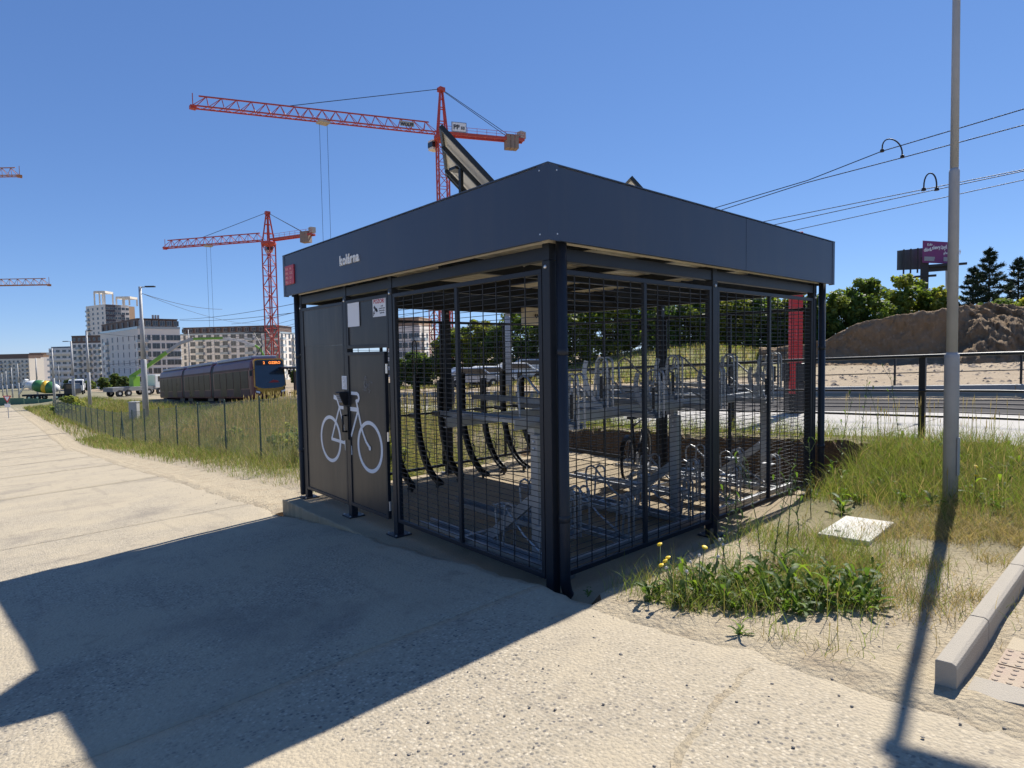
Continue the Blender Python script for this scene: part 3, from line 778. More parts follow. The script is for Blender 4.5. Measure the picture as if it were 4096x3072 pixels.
# ------------------------------------------------------------------ solar panels on the roof
M['pvback'] = mat('solar_backsheet', (0.66, 0.62, 0.54), 0.6, 0, 0.06, 3, dirt=(0.4, 0.33, 0.24), dirt_amt=0.4)
M['pvcell'] = mat('solar_cells', (0.01, 0.012, 0.03), 0.1, 0, 0.1, 5)
M['pvframe'] = mat('solar_frame', (0.02, 0.024, 0.026), 0.4, 0.3, 0.1, 5)
def solar(label, top, length, slope, tilt, az):
    """top = high corner nearest the viewer; length runs away from it; the sheet falls to the camera's right"""
    t = thing('solar_panel', label, 'solar panel', (top.x, top.y, ZT + 0.014), 0, 'solar panels on the shelter roof')
    a = math.radians(az)
    L = Vector((FX * math.cos(a) + RX * math.sin(a), FY * math.cos(a) + RY * math.sin(a), 0))
    S = Vector((L.y, -L.x, 0)) * math.cos(tilt) + Vector((0, 0, -math.sin(tilt)))
    N = S.cross(L).normalized()
    if N.z < 0: N = -N
    o = Vector((0, 0, top.z - ZT - 0.014))
    def sheet(u0, u1, w0, w1, n0, n1):
        mb = MB()
        mb.hexa([o + L * u + S * w + N * n for n in (n0, n1) for (u, w) in ((u0, w0), (u1, w0), (u1, w1), (u0, w1))]); return mb
    sheet(.02, length - .02, .02, slope - .02, -.006, .0).build('back_sheet', M['pvback'], t)
    sheet(.02, length - .02, .02, slope - .02, .002, .006).build('cells', M['pvcell'], t)
    fr = MB()
    for (u0, u1, w0, w1) in ((0, length, 0, .03), (0, length, slope - .03, slope), (0, .03, .03, slope - .03), (length - .03, length, .03, slope - .03)):
        fr.v, fr.f = fr.v, fr.f; m2 = sheet(u0, u1, w0, w1, -.03, .012); fr.add(m2.v, m2.f)
    fr.build('frame', M['pvframe'], t)
    for u in (length * .25, length * .75):
        st = MB(); A = o + L * u + S * .05 - N * .05; B = o + L * u + S * (slope + .12) - N * .05
        st.bar(A, B, .04, .04)
        st.build('rail', M['pvframe'], t)
        lg = MB(); C = o + L * u + S * .32 - N * .07; lg.bar(C, Vector((C.x, C.y, -.26)), .035); lg.build('strut', M['pvframe'], t)
    jb = MB(); c = o + L * length * .5 + S * .2 - N * .02
    jb.box((c.x - .06, c.y - .06, c.z - .03), (c.x + .06, c.y + .06, c.z + .0)); jb.build('junction_box', M['black'], t)
solar('large tilted solar panel seen from behind on the roof near the crane mast', at(953, 270, 5.6), 1.5, 1.08, math.radians(47), -4)
solar('small tip of a solar panel peeping over the right roof edge', at(1364, 381, 7.0), 1.3, 1.0, math.radians(47), -4)
# ------------------------------------------------------------------ curved upright bike racks along the back
def arc_pts(y_top, y_tip, zt, n=14):
    """channel path: straight down from zt, curving to the floor towards the viewer"""
    P = [(y_top, zt), (y_top + 0.01, 1.05)]
    for k in range(1, n + 1):
        a = math.pi / 2 * k / n * 0.86
        P.append((y_top - 0.62 * (1 - math.cos(a)) * 1.05, 1.05 - 1.02 * math.sin(a) * 0.97))
    P.append((y_tip, 0.05))
    return P
rack_labels = ['partly hidden behind the door post', 'second from the door', 'third from the door beside the thick back post', 'fourth from the door', 'fifth from the door',
               'sixth from the door', 'last one nearest the grey two-tier rack']
for k in range(7):
    x = 1.35 + 0.425 * k
    t = thing('upright_bike_rack', 'black curved upright bike rack, ' + rack_labels[k], 'bike rack', (x, 4.62, 0), 0, 'curved upright bike racks')
    dz = 0.10 if k % 2 else 0.0
    pts = arc_pts(0.0, -0.60 + (0.15 if k % 2 == 0 else -0.0), 1.52 + dz)
    ch = MB()
    for a, b in zip(pts[:-1], pts[1:]):
        A, B = Vector((0, a[0], a[1])), Vector((0, b[0], b[1])); d = (B - A).normalized(); e = d * .006
        n_ = Vector((0, -d.z, d.y))
        ch.bar(A - e, B + e, .085, .008, up=n_)
        for s in (-.042, .042): ch.bar(A - e + Vector((s, 0, 0)) - n_ * .018, B + e + Vector((s, 0, 0)) - n_ * .018, .006, .045, up=n_)
    ch.build('channel', M['darkrack'], t)
    lp = MB(); lp.tube([(-.035, .02, 1.2), (-.035, .02, 1.98 + dz), (-.025, .02, 2.02 + dz), (0, .02, 2.04 + dz), (.025, .02, 2.02 + dz), (.035, .02, 1.98 + dz), (.035, .02, 1.2)], .009, 6)
    lp.build('hook_loop', M['darkrack'], t, True)
    c = Vector((0.05, pts[9][0], pts[9][1])); rg = MB()
    rg.tube([c + Vector((0, -.06 * math.sin(a), .07 - .075 * math.cos(a))) for a in [2 * math.pi * i / 12 for i in range(13)]], .008, 6); rg.build('wheel_ring', M['darkrack'], t, True)
    ft = MB(); ft.bar((0, -.50, 0.0), (0, -.50, .16), .03); ft.build('foot', M['darkrack'], t)
    br = MB(); br.bar((0, .02, 1.0), (0, .20, 1.0), .05, .06); br.build('bracket', M['darkrack'], t)

# ------------------------------------------------------------------ two-tier galvanised rack
tr = thing('two_tier_bike_rack', 'grey galvanised two-tier bike rack with looped trays inside the mesh', 'bike rack', (0, 0, 0))
for x in (0.57, 2.71, 4.85):
    p = MB(); p.box((x - .045, .70, .0), (x + .045, .79, 1.20))
    po = p.build('upright', M['steel'], tr, bev=.004)
    for z in (1.08, 1.14): MB().lathe((x - .046, .745, z), (-1, 0, 0), [(0, .012), (.008, .011), (.01, .005)], 6).build('bolt', M['bolt'], po)
    f = MB(); f.box((x - .05, .36, .002), (x + .05, 1.95, .07)); f.build('floor_rail', M['steel'], tr, bev=.004)
    b = MB(); b.bar((x, 1.50, .085), (x, .80, .62), .045, .09); b.build('brace', M['steel'], tr)
    c = MB(); c.box((x - .04, .74, 1.202), (x + .04, .84, 1.26)); c.build('head_bracket', M['steel'], tr)
def cbeam(y, z, h=.10):
    b = MB(); b.box((.30, y - .003, z), (4.95, y + .003, z + h)); b.box((.30, y + .003, z), (4.95, y + .05, z + .004)); b.box((.30, y + .003, z + h - .004), (4.95, y + .05, z + h))
    b.build('cross_beam', M['steel'], tr)
cbeam(.74, 1.262); cbeam(1.75, 1.20); cbeam(.42, .075, .06); cbeam(1.6, .075, .06)
def hoop_path(w, h, r=.06, lean=0.0):
    P = [(0, 0)]
    P += [(lean * (h - r) / h, h - r)]
    for k in range(0, 9):
        a = math.pi - math.pi * k / 8
        P.append((lean + r + r * math.cos(a), h - r + r * math.sin(a)))
    P.append((lean + 2 * r + .03, 0.05))
    return P
# one tray with its loops, shared meshes
def tray_meshes():
    ch = MB()
    y0, y1 = 0.0, 1.95
    ch.box((-.06, y0, 0), (.06, y1, .004))
    for s in (-1, 1):
        ch.box((s * .06 - .002, y0, 0), (s * .06 + .002, y1, .045)); ch.box((s * .06, y0, .043), (s * .085, y1, .047))
    hp = MB()
    pth = hoop_path(.1, .46)
    hp.tube([(0, p[0] - .06, p[1]) for p in pth], .011, 6)
    arm = MB()
    arm.tube([(0, .02, .06), (0, .3, .20), (0, .5, .36), (0, .56, .42), (0, .62, .44), (0, .68, .41), (0, .70, .35), (0, .67, .02)], .011, 6)
    wing = MB()
    for k in range(6):
        a0, a1 = k / 6, (k + 1) / 6
        f = lambda a: Vector((0, .02 + .12 * math.sin(a * 2.2), .02 + .40 * a))
        wing.bar(f(a0), f(a1), .006, .05 - .02 * abs(a0 - .5), up=(0, 1, 0))
    plate = MB(); plate.box((-.05, .0, .36), (.05, .16, .366)); plate.box((-.05, .0, .34), (-.046, .16, .366)); plate.box((.046, .0, .34), (.05, .16, .366))
    grip = MB(); grip.tube([(0, 0, .10), (0, 0, .30)], .014, 8)
    box = MB(); box.box((-.055, -.02, .0), (.055, .05, .07))
    out = {}
    for nm, mb, m in (('tray', ch, 'steel'), ('wheel_loop', hp, 'steel'), ('locking_arm', arm, 'steel'), ('wheel_guide', wing, 'steel'), ('stop_plate', plate, 'steel'), ('grip', grip, 'black'), ('end_cap', box, 'black')):
        me = mb.mesh(nm); me.materials.append(M[m]); out[nm] = me
    return out
TMS = tray_meshes()
def tray(x, y, z, upper):
    t = obj('tray', TMS['tray'], None, tr); t.location = (x, y, z)
    def sub(nm, dx, dy, dz=0.0, rz=0.0):
        o = obj(nm, TMS[nm], None, t); o.location = (dx, dy, dz); o.rotation_euler = (0, 0, rz)
    sub('wheel_loop', -.045, .02, .01, .10); sub('wheel_loop', .045, .02, .01, -.10)
    sub('stop_plate', 0.02, .03, -.02)
    sub('locking_arm', .04, .1, 0)
    if upper:
        sub('wheel_guide', -.05, .06, .02, .3); sub('wheel_guide', .06, .06, .02, -.3); sub('grip', -.10, -.02, 0)
    else:
        sub('wheel_loop', .0, .55, .01, .05)
for k in range(8):
    x = .66 + .57 * k
    tray(x, .34 + (.16 if k % 2 else 0), 1.40 if k % 2 else 1.27, True)
for k in range(9):
    x = .46 + .51 * k
    tray(x, .46 + (.22 if k % 2 else 0), .085 if k % 2 == 0 else .20, False)

# ------------------------------------------------------------------ black bicycle parked behind the rack
bk = thing('bicycle', 'black bicycle parked behind the lower rack by the earth bank', 'bicycle', (4.42, 2.55, 0), math.radians(-68))
def wheel(y):
    w = MB(); w.lathe((-.02, y, .335), (1, 0, 0), [(0, .30), (.005, .325), (.02, .335), (.035, .325), (.04, .30)], 28)
    w = MB()
    n = 28
    ty = MB(); ty.tube([(0, y + .32 * math.cos(2 * math.pi * i / n), .335 + .32 * math.sin(2 * math.pi * i / n)) for i in range(n + 1)], .022, 8, False)
    wo = ty.build('wheel', M['rubber'], bk, True)
    rm = MB(); rm.ring((0, y, .335), Vector((0, 1, 0)), Vector((0, 0, 1)), .285, .302, .018, 28); rm.build('rim', M['steel'], wo)
    sp = MB()
    for i in range(14):
        a = 2 * math.pi * i / 14
        sp.bar((0, y, .335), (0, y + .29 * math.cos(a), .335 + .29 * math.sin(a)), .003)
    spo = sp.build('spokes', M['steel'], wo); spo['kind'] = 'stuff'
    MB().lathe((-.045, y, .335), (1, 0, 0), [(0, .012), (.03, .03), (.06, .03), (.09, .012)], 12).build('hub', M['steel'], wo, True)
wheel(-.54); wheel(.54)
fr = MB()
bb, st, hd_, hb = (0, -.10, .30), (0, -.26, .80), (0, .36, .86), (0, .40, .72)
for a, b, r in ((bb, st, .018), (st, hd_, .017), (bb, hb, .02), (hd_, hb, .022), (bb, (0, -.54, .335), .011), (st, (0, -.54, .335), .010)): fr.tube([a, b], r, 8)
fr.build('frame', M['black'], bk, True)
fk = MB()
for s in (-.05, .05): fk.tube([(s * .8, .41, .68), (s, .45, .52), (s, .54, .335)], .012, 6)
fk.tube([(0, .40, .72), (0, .33, 1.10)], .015, 8); fk.build('fork', M['black'], bk, True)
hbm = MB(); hbm.tube([(-.30, .25, 1.16), (-.18, .33, 1.13), (0, .33, 1.10), (.18, .33, 1.13), (.30, .25, 1.16)], .014, 8); hbm.build('handlebar', M['black'], bk, True)
sd = MB(); sd.prism([(-.38, .915), (-.36, .95), (-.22, .945), (-.10, .95), (-.10, .925), (-.22, .915)], -.06, .06, 'x'); sd.tube([(0, -.26, .80), (0, -.27, .92)], .013, 8); sd.build('saddle', M['black'], bk)
fd = MB(); fd.ring((0, -.54, .335), Vector((0, 1, 0)), Vector((0, 0, 1)), .355, .365, .06, 14, .2, 2.6); fd.build('mudguard', M['black'], bk)
cr = MB(); cr.lathe((.02, -.10, .30), (1, 0, 0), [(0, .09), (.006, .09)], 20); cr.bar((.04, -.10, .30), (.04, -.10, .14), .014); cr.bar((-.03, -.10, .30), (-.03, -.10, .46), .014); cr.build('crankset', M['steel'], bk)

# ------------------------------------------------------------------ street lamp with arm at the right
lp = LP_ = thing('lamp_post', 'grey tapered steel lamp post rising from the weeds at right', 'lamp post', (3.79, -1.573, PZ(3.79, -1.573) - .02))
a = MB(); a.lathe((0, 0, -.3), (0, 0, 1), [(0, .062), (1.70, .060), (1.735, .060), (1.765, .044)], 24); a.build('lower_shaft', M['lamp'], lp, True)
a = MB(); a.lathe((0, 0, 1.44), (0, 0, 1), [(0, .045), (1.66, .042), (1.70, .042), (1.73, .034)], 24); a.build('middle_shaft', M['lamp'], lp, True)
a = MB(); a.lathe((0, 0, 3.14), (0, 0, 1), [(0, .034), (1.68, .030), (1.70, .022)], 20); a.build('upper_shaft', M['lamp'], lp, True)
a = MB(); a.prism([(-.09, .0), (.10, -.02), (.13, -.62), (.05, -.80), (-.10, -.72)], 4.80, 4.88); a.build('luminaire', M['lamp'], lp, bev=.015)
MB().box((-.03, -.02, 4.72), (.03, .05, 4.805)).build('spigot', M['lamp'], lp)
MB().box((-.04, -.064, .30), (.04, -.058, .66)).build('service_door', M['lamp'], lp)

LP_.rotation_euler = (-.0054, -.0061, 0)
# concrete inspection cover in the weeds
mc = thing('inspection_cover', 'pale square concrete inspection cover lying among the dry grass', 'cover', (2.37, -1.24, PZ(2.37, -1.24)))
cvr = MB(); cvr.box((-.36, -.19, -.10), (.36, .19, .045)); cvo = cvr.build('cover_slab', M['cover'], mc, bev=.006)
MB().box((-.22, .06, .046), (-.18, .11, .049)).build('lifting_hole', M['black'], mc)
mc.rotation_euler = (math.radians(-2), 0, math.radians(3))
# wooden peg by the slab
pg = tag(MB().bar((0, 0, -.1), (.01, .01, .24), .035, .02).build('timber_peg', M['wood']), 'short wooden peg standing beside the shelter slab edge', 'peg')
pg.location = (1.98, -.13, .0)

# ------------------------------------------------------------------ steel railing on the platform
rl = thing('platform_railing', 'black steel railing with three rails along the platform edge', 'railing', (6.95, 0, 0))
for y in (-6.2, -3.4, -.53, 2.35, 5.2, 8.05, 10.9):
    z0 = float(track_z(y)); p = MB(); p.box((-.035, y - .04, z0), (.035, y + .04, z0 + 1.20)); po = p.build('post', M['black'], rl, bev=.004)
    MB().box((-.08, y - .10, z0 + .001), (.08, y + .10, z0 + .014)).build('base_plate', M['black'], po)
for h, w, hh in ((1.19, .06, .035), (.70, .035, .035), (.34, .035, .035)):
    b = MB(); ys_ = [-9.0, -4.15, -1.36, 1.45, 4.25, 7.05, 11.0]
    pts = [(-.06, y, float(track_z(y)) + h) for y in ys_]
    b.tube(pts, .024 if h > 1 else .017, 8); b.build('rail', M['black'], rl, True)
r2_ = thing('track_railing', 'thin dark railing on the far platform edge behind the tracks', 'railing', (18.0, 0, 0))
for y in (-9, -6, -3, 0, 3, 6, 9, 12):
    z0 = float(track_z(y)) + .15; MB().box((-.025, y - .025, z0 - .3), (.025, y + .025, z0 + 1.0)).build('post', M['black'], r2_)
for h in (1.0, .5, .1):
    b = MB(); b.tube([(0, y, float(track_z(y)) + .15 + h) for y in (-12, -6, 0, 6, 13)], .018, 6); b.build('rail', M['black'], r2_, True)

# red steel pillar on the platform
rp_ = at(1716, 888, 13.4); zq = float(track_z(rp_.y))
rp = thing('steel_pillar', 'red steel pillar with two legs and black base block on the platform', 'pillar', (rp_.x, rp_.y, zq), TH * 0 - TH)
for s, z0 in ((-.11, .45), (.09, 1.0)): MB().box((s - .06, -.05 - (.10 if s < 0 else 0), z0), (s + .06, .05 - (.10 if s < 0 else 0), 4.0)).build('leg', M['redsteel'], rp, bev=.004)
for z0, z1 in ((1.35, 1.62), (1.95, 3.22), (3.5, 4.02)): MB().box((-.155, -.062, z0), (.135, .0 - .052, z1)).build('plate', M['redsteel'], rp, bev=.003)
MB().box((-.28, -.03, 2.60), (-.16, .03, 2.70)).build('lug', M['redsteel'], rp)
MB().box((-.25, -.12, .72), (.24, .16, 1.12)).build('upper_block', M['black'], rp, bev=.01)
MB().box((-.17, -.10, .0), (.17, .18, .715)).build('base_block', M['black'], rp, bev=.01)

# ------------------------------------------------------------------ overhead wires
M['wiredark'] = mat('contact_wire', (0.03, 0.027, 0.025), 0.5, 0.5, 0.1)
def wire(label, pts, r=.012):
    P0 = Vector(pts[0]); path = []
    for a, b in zip(pts[:-1], pts[1:]):
        for k in range(10):
            t_ = k / 10; a_, b_ = Vector(a), Vector(b); path.append(a_.lerp(b_, t_))
    path.append(Vector(pts[-1]))
    o = MB().tube(path, r, 5).build('overhead_wire', M['wiredark']); tag(o, label, 'wire', 'overhead tram wires'); return o
dirx = lambda y, x, z: (x, y, z)
wire('uppermost overhead wire crossing the sky at right', [(13.2, -14, 7.4), (13.2, -.63, 6.76), (13.2, 1.96, 6.58), (13.2, 3.67, 6.28), (13.2, 6.5, 6.06), (13.1, 24, 5.2), (13.1, 60, 3.4), (13.1, 120, 1.0)])
wire('second overhead wire from the top at right', [(13.25, -14, 6.9), (13.25, -.64, 6.45), (13.25, 1.67, 6.33), (13.25, 3.73, 6.24), (13.25, 6.3, 5.97), (13.0, 24, 4.9), (13.0, 60, 3.0), (13.0, 120, .6)])
wire('third overhead wire from the top at right', [(13.2, -14, 5.75), (13.2, -.66, 5.53), (13.2, 1.15, 5.5), (13.2, 5.0, 5.42), (13.2, 24, 4.6), (13.2, 60, 2.8), (13.2, 120, .4)], .010)
wire('fourth overhead wire from the top at right', [(13.24, -14, 5.75), (13.24, -.66, 5.51), (13.24, 1.0, 5.45), (13.24, 4.7, 5.29), (13.24, 24, 4.3), (13.24, 60, 2.5), (13.24, 120, .1)], .010)
wire('lowest overhead wire at right', [(13.2, -14, 5.6), (13.2, -.66, 5.32), (13.2, 4.05, 5.05), (13.2, 24, 3.9), (13.2, 60, 2.2), (13.2, 120, -.2)], .009)
def loop(label, a, b, h):
    t = thing('wire_loop', label, 'wire', a, 0, 'jumper loops on the wires')
    a, b = Vector(a), Vector(b); d = b - a; P = []
    for k in range(13):
        an = math.pi * k / 12; P.append(d * (.5 - .5 * math.cos(an)) + Vector((0, 0, h * math.sin(an) ** .7)))
    MB().tube(P, .016, 6).build('loop', M['wiredark'], t, True)
    for p in (Vector(), d): MB().lathe(p + Vector((0, 0, -.03)), (0, 0, 1), [(0, .05), (.06, .04), (.07, .02)], 8).build('clamp', M['wiredark'], t)
loop('left jumper loop arched over the upper wires', (13.2, 1.96, 6.59), (13.25, 1.55, 6.36), .33)
loop('right jumper loop arched over the middle wires', (13.2, 1.10, 5.50), (13.24, .86, 5.46), .36)
# ------------------------------------------------------------------ earth bank at right
def earth_bank():
    top = [(1640, 752), (1720, 748), (1780, 737), (1850, 704), (1930, 688), (1990, 680), (2050, 672), (2110, 663), (2160, 664), (2212, 666), (2300, 660), (2420, 655)]
    tx = np.array([t[0] for t in top]); ty = np.array([t[1] for t in top])
    n, m = 300, 64; V = []
    for i in range(n):
        xd = 1640 + 780 * i / (n - 1)
        yt = np.interp(xd, tx, ty) + 1.2 * math.sin(xd * .11)
        b = at(xd, 772, 40.0); d = Vector((b.x - CAM.x, b.y - CAM.y, 0)).normalized()
        ztop = at(xd, yt, 46.0).z; zb = gz(b.x, b.y) - .1
        heap = max(0, min(1, (xd - 2040) / 70))
        for j in range(m):
            s = j / (m - 1)
            if s < .30: q = s / .30; dist = -1.2 + 2.9 * q; h = .16 * q ** 1.6 + heap * .5 * q
            elif s < .66: q = (s - .30) / .36; lo = .16 + heap * .5; dist = 1.7 + .55 * q + heap * 2.6 * q; h = lo + (1 - lo) * q ** .9
            else: q = (s - .66) / .34; dist = 2.25 + 2.6 * heap + 22 * q ** 1.4; h = 1.0
            w = b + d * dist
            f1 = mnoise.fractal(Vector((w.x * .45, w.y * .45, h * 1.6)), .9, 2.1, 5); f2 = mnoise.fractal(Vector((w.x * 1.7 + 9, w.y * 1.7, h * 5.0)), .7, 2.2, 4)
            amp = min(1, j / 4) * (.55 + .6 * heap if s < .68 else .22)
            p = w - d * (f1 * .75 + f2 * .28) * amp
            V.append((p.x, p.y, zb + (ztop - zb) * h + (f1 * .22 + f2 * .16) * amp * (1 if s > .1 else .3)))
    F = [(i * m + j, (i + 1) * m + j, (i + 1) * m + j + 1, i * m + j + 1) for i in range(n - 1) for j in range(m - 1)]
    me = bpy.data.meshes.new('earth_bank'); me.from_pydata(V, [], F); me.update()
    tag(obj('earth_bank', me, M['dirt'], smoothed=True), kind='structure')
earth_bank()

# ------------------------------------------------------------------ foliage generators
def leaf_cloud(centers, radii, n, size, base, vary, squash=1.0, up=0.0, r=rng):
    """n leaf quads spread in clumps; returns vertices and colours"""
    centers = np.asarray(centers); radii = np.asarray(radii)
    wts = radii ** 2.2; idx = r.choice(len(centers), n, p=wts / wts.sum())
    d = r.normal(size=(n, 3)); d /= np.linalg.norm(d, axis=1)[:, None]
    rad = radii[idx] * (0.45 + 0.6 * r.random(n) ** 0.6)
    c = centers[idx] + d * rad[:, None] * np.array([1, 1, squash])
    nrm = d * 0.6 + r.normal(size=(n, 3)) * 0.7 + np.array([0, 0, 0.5 + up]); nrm /= np.linalg.norm(nrm, axis=1)[:, None]
    t = np.cross(nrm, r.normal(size=(n, 3))); t /= np.linalg.norm(t, axis=1)[:, None]
    b = np.cross(nrm, t); s = size * (0.55 + 0.9 * r.random(n))[:, None]
    V = np.stack([c - t * s * .62, c - b * s * .42, c + t * s * .62, c + b * s * .42], 1)
    tone = r.random((n, 1)); clump = r.random((len(centers), 1))[idx]
    C = 2.05 * np.array(base) * (1 - vary + 2 * vary * (0.5 * tone + 0.5 * clump)) * np.stack([0.85 + 0.4 * clump[:, 0], np.ones(n), 0.8 + 0.4 * tone[:, 0]], 1)
    return V.reshape(-1, 3), C
def broad_tree(label, p, h, w, n=7000, leaf=.22, base=(.085, .12, .028), trunk=.14, group='trees beyond the tracks', lobes=110, low=.03, name='broadleaf_tree', cat='tree', seed=None):
    r = np.random.default_rng(seed if seed is not None else rnd.randrange(9999))
    t = thing(name, label, cat, (p[0], p[1], p[2]), 0, group)
    tk = MB(); hh = h * .62
    tk.tube([(0, 0, -.3), (.03 * h * .1, 0, hh * .4), (.05 * h * .1, .04, hh * .8), (0, .06, hh)], trunk, 7, True, [trunk, trunk * .8, trunk * .5, trunk * .2])
    cs, rs = [], []
    for k in range(lobes):
        a = r.random() * 6.283; zz = low + (1 - low) * r.random() ** .8
        prof = math.sqrt(max(0.05, 1 - ((zz - .45) / .58) ** 2))
        rr = w * .5 * prof * math.sqrt(r.random())
        cs.append((rr * math.cos(a), rr * math.sin(a), h * zz * .93)); rs.append(w * (.055 + .085 * r.random()) * (0.75 if zz > .85 else 1))
    for k in range(0, lobes, 3):
        tk.tube([(0, 0, hh * (.35 + .4 * r.random())), tuple(np.array(cs[k]) * .9)], trunk * .3, 5, True, [trunk * .35, trunk * .1])
    tk.build('trunk', M['bark'], t)
    V, C = leaf_cloud(cs, rs, n, leaf, base, .45, .85, .2, r)
    obj('crown', arrmesh('crown', V, 4, C), M['leaf'], t)
    return t
def conifer(label, p, h, w, n=5200, base=(.022, .042, .022), seed=1):
    r = np.random.default_rng(seed)
    t = thing('conifer_tree', label, 'tree', tuple(p), 0, 'dark conifers on the skyline')
    MB().tube([(0, 0, -.4), (0, 0, h * .98)], .2, 7, True, [h * .022, .02]).build('trunk', M['bark'], t)
    Vs, Cs = [], []; br = MB()
    nb = 60
    for k in range(nb):
        f = (k + .5) / nb; z = h * (.10 + .90 * f); L = w * .5 * (1 - f) ** .8 * (.65 + .5 * r.random()) + .15; a = k * 2.4 + r.random() * .8
        d = np.array([math.cos(a), math.sin(a), 0]); m = int(n / nb * (1.25 - .7 * f)); s = r.random(m) ** .7
        lift = np.where(s > .6, (s - .6) * L * .5, 0) - .10 * s * L
        side = (r.random(m) - .5) * L * .42 * (1 - .6 * s); pd = np.array([-d[1], d[0], 0])
        c = np.array([0, 0, z]) + d * (s * L)[:, None] + pd * side[:, None] + np.array([0, 0, 1]) * (lift + r.normal(size=m) * .10)[:, None]
        dirv = d * .8 + r.normal(size=(m, 3)) * .55 + np.array([0, 0, .45]); dirv /= np.linalg.norm(dirv, axis=1)[:, None]
        sd_ = np.cross(dirv, r.normal(size=(m, 3))); sd_ /= np.linalg.norm(sd_, axis=1)[:, None]
        ln = (.28 + .3 * r.random(m))[:, None]; wd = .055
        Vs.append(np.stack([c - sd_ * wd, c + sd_ * wd, c + sd_ * wd * .4 + dirv * ln, c - sd_ * wd * .4 + dirv * ln], 1).reshape(-1, 3))
        Cs.append(np.array(base) * (.55 + .9 * r.random((m, 1))))
        br.tube([(0, 0, z), tuple(np.array([0, 0, z - .1 * L]) + d * L * .9)], .04, 4, True, [.05, .015])
    br.build('branches', M['bark'], t)['kind'] = 'stuff'
    obj('crown', arrmesh('crown', np.concatenate(Vs), 4, np.concatenate(Cs)), M['needle'], t)

# right-hand trees behind the earth bank
def tree_at(label, xd, ytop, depth, width_d, **k):
    g = onground(xd, depth, 760); ztop = at(xd, ytop, depth).z
    return broad_tree(label, g, ztop - g.z, width_d / 1295 * depth, **k)
tree_at('bushy green tree just right of the shelter corner post', 1795, 622, 50, 120, n=9000, base=(.060, .095, .022), seed=21)
tree_at('tall rounded tree below the billboard, left of its column', 1868, 596, 50, 130, n=11000, base=(.070, .105, .024), seed=22)
tree_at('bright green tree in front of the billboard column', 1945, 588, 52, 130, n=11000, base=(.10, .13, .025), seed=23)
tree_at('yellow-green tree half hidden by the lamp post', 2022, 612, 50, 110, n=9000, base=(.10, .125, .025), seed=24)
tree_at('low green bush behind the earth bank, first right of the lamp post', 2105, 652, 52, 110, n=6000, base=(.10, .125, .035), seed=25, low=.05)
tree_at('low green bush behind the earth bank under the conifers', 2165, 640, 54, 90, n=6000, base=(.075, .11, .03), seed=26, low=.05)
tree_at('low bright bush at the right edge of the bank', 2225, 634, 52, 100, n=6000, base=(.115, .14, .035), seed=27, low=.05)
g = onground(2132, 85); conifer('tallest dark conifer right of the lamp post', g, at(2132, 541, 85).z - g.z, 10.0, 14000, seed=3)
g = onground(2098, 88); conifer('smaller dark conifer left of the tallest one', g, at(2095, 580, 88).z - g.z, 8.5, 9000, seed=4)
g = onground(2195, 86); conifer('dark conifer at the right edge of the skyline', g, at(2193, 560, 86).z - g.z, 9.0, 9500, seed=5)
# trees seen through the mesh, on the far side of the tracks
mid = [(905, 760, 62, 90, 'leafy tree left of the thick back post behind the shelter'), (985, 705, 60, 100, 'leafy tree right of the thick back post behind the shelter'),
       (1045, 690, 58, 110, 'leafy tree left of the pale pole behind the shelter'), (1125, 664, 56, 120, 'leafy tree right of the pale pole behind the shelter'),
       (1215, 640, 54, 130, 'tall leafy tree directly behind the near downpipe'), (1305, 628, 54, 130, 'tall leafy tree behind the first right-hand mesh bay'),
       (1395, 625, 54, 130, 'tall leafy tree behind the middle stile of the right-hand mesh'), (1480, 628, 55, 120, 'tall leafy tree left of the right-hand middle post'),
       (1570, 634, 56, 120, 'leafy tree right of the right-hand middle post'), (1650, 634, 56, 120, 'leafy tree left of the red pillar'), (1725, 626, 54, 110, 'leafy tree behind the red pillar')]
for k, (xd, yt, dp, w, lab) in enumerate(mid):
    tree_at(lab, xd, yt, dp, w * 1.15, n=10000, base=(.055 + .02 * (k % 3), .088 + .015 * (k % 3), .02), seed=40 + k, low=.0, leaf=.25)

# ------------------------------------------------------------------ billboard on a column
bbp = onground(1993, 95)
M['bbback'] = mat('billboard_back', (0.09, 0.11, 0.12), 0.6, 0.2, 0.25, 0.4)
M['bbsteel'] = mat('billboard_steel', (0.035, 0.035, 0.04), 0.6, 0.2, 0.15, 0.5)
M['bbpurple'] = mat('billboard_print', (0.20, 0.028, 0.16), 0.5, 0, 0.12, 0.25, dirt=(0.24, 0.10, 0.05), dirt_amt=0.35)
bb_ = thing('billboard', 'purple roadside billboard with dark back-to-back panel on a tall column', 'billboard', tuple(bbp), -TH - .6007)
def zz(yd): return at(1993, yd, 95).z - bbp.z
def xx_(xd): return (xd - 1993) / 1295 * 95 * .84
MB().box((-.55, -.4, -1), (.55, .4, zz(556))).build('column', M['bbsteel'], bb_)
def face(x0, x1, yb0, yb1, zt0, zt1, zb0, zb1, d0, d1, th=.25):
    mb = MB(); mb.hexa([(x0, d0, zb0), (x1, d1, zb1), (x1, d1 + th, zb1), (x0, d0 + th, zb0), (x0, d0, zt0), (x1, d1, zt1), (x1, d1 + th, zt1), (x0, d0 + th, zt0)]); return mb
lf = face(xx_(1933), xx_(2000), 0, 0, zz(535), zz(531), zz(578), zz(578), .6, 2.2).build('back_panel', M['bbback'], bb_)
for xd in (1948, 1963, 1978): MB().box((xx_(xd) - .12, .2, zz(588)), (xx_(xd) + .12, .55, zz(534))).build('stay', M['bbsteel'], bb_)
fp = face(xx_(1988), xx_(2062), 0, 0, zz(522), zz(529), zz(569), zz(574), -1.4, 1.2).build('poster_panel', M['bbpurple'], bb_)
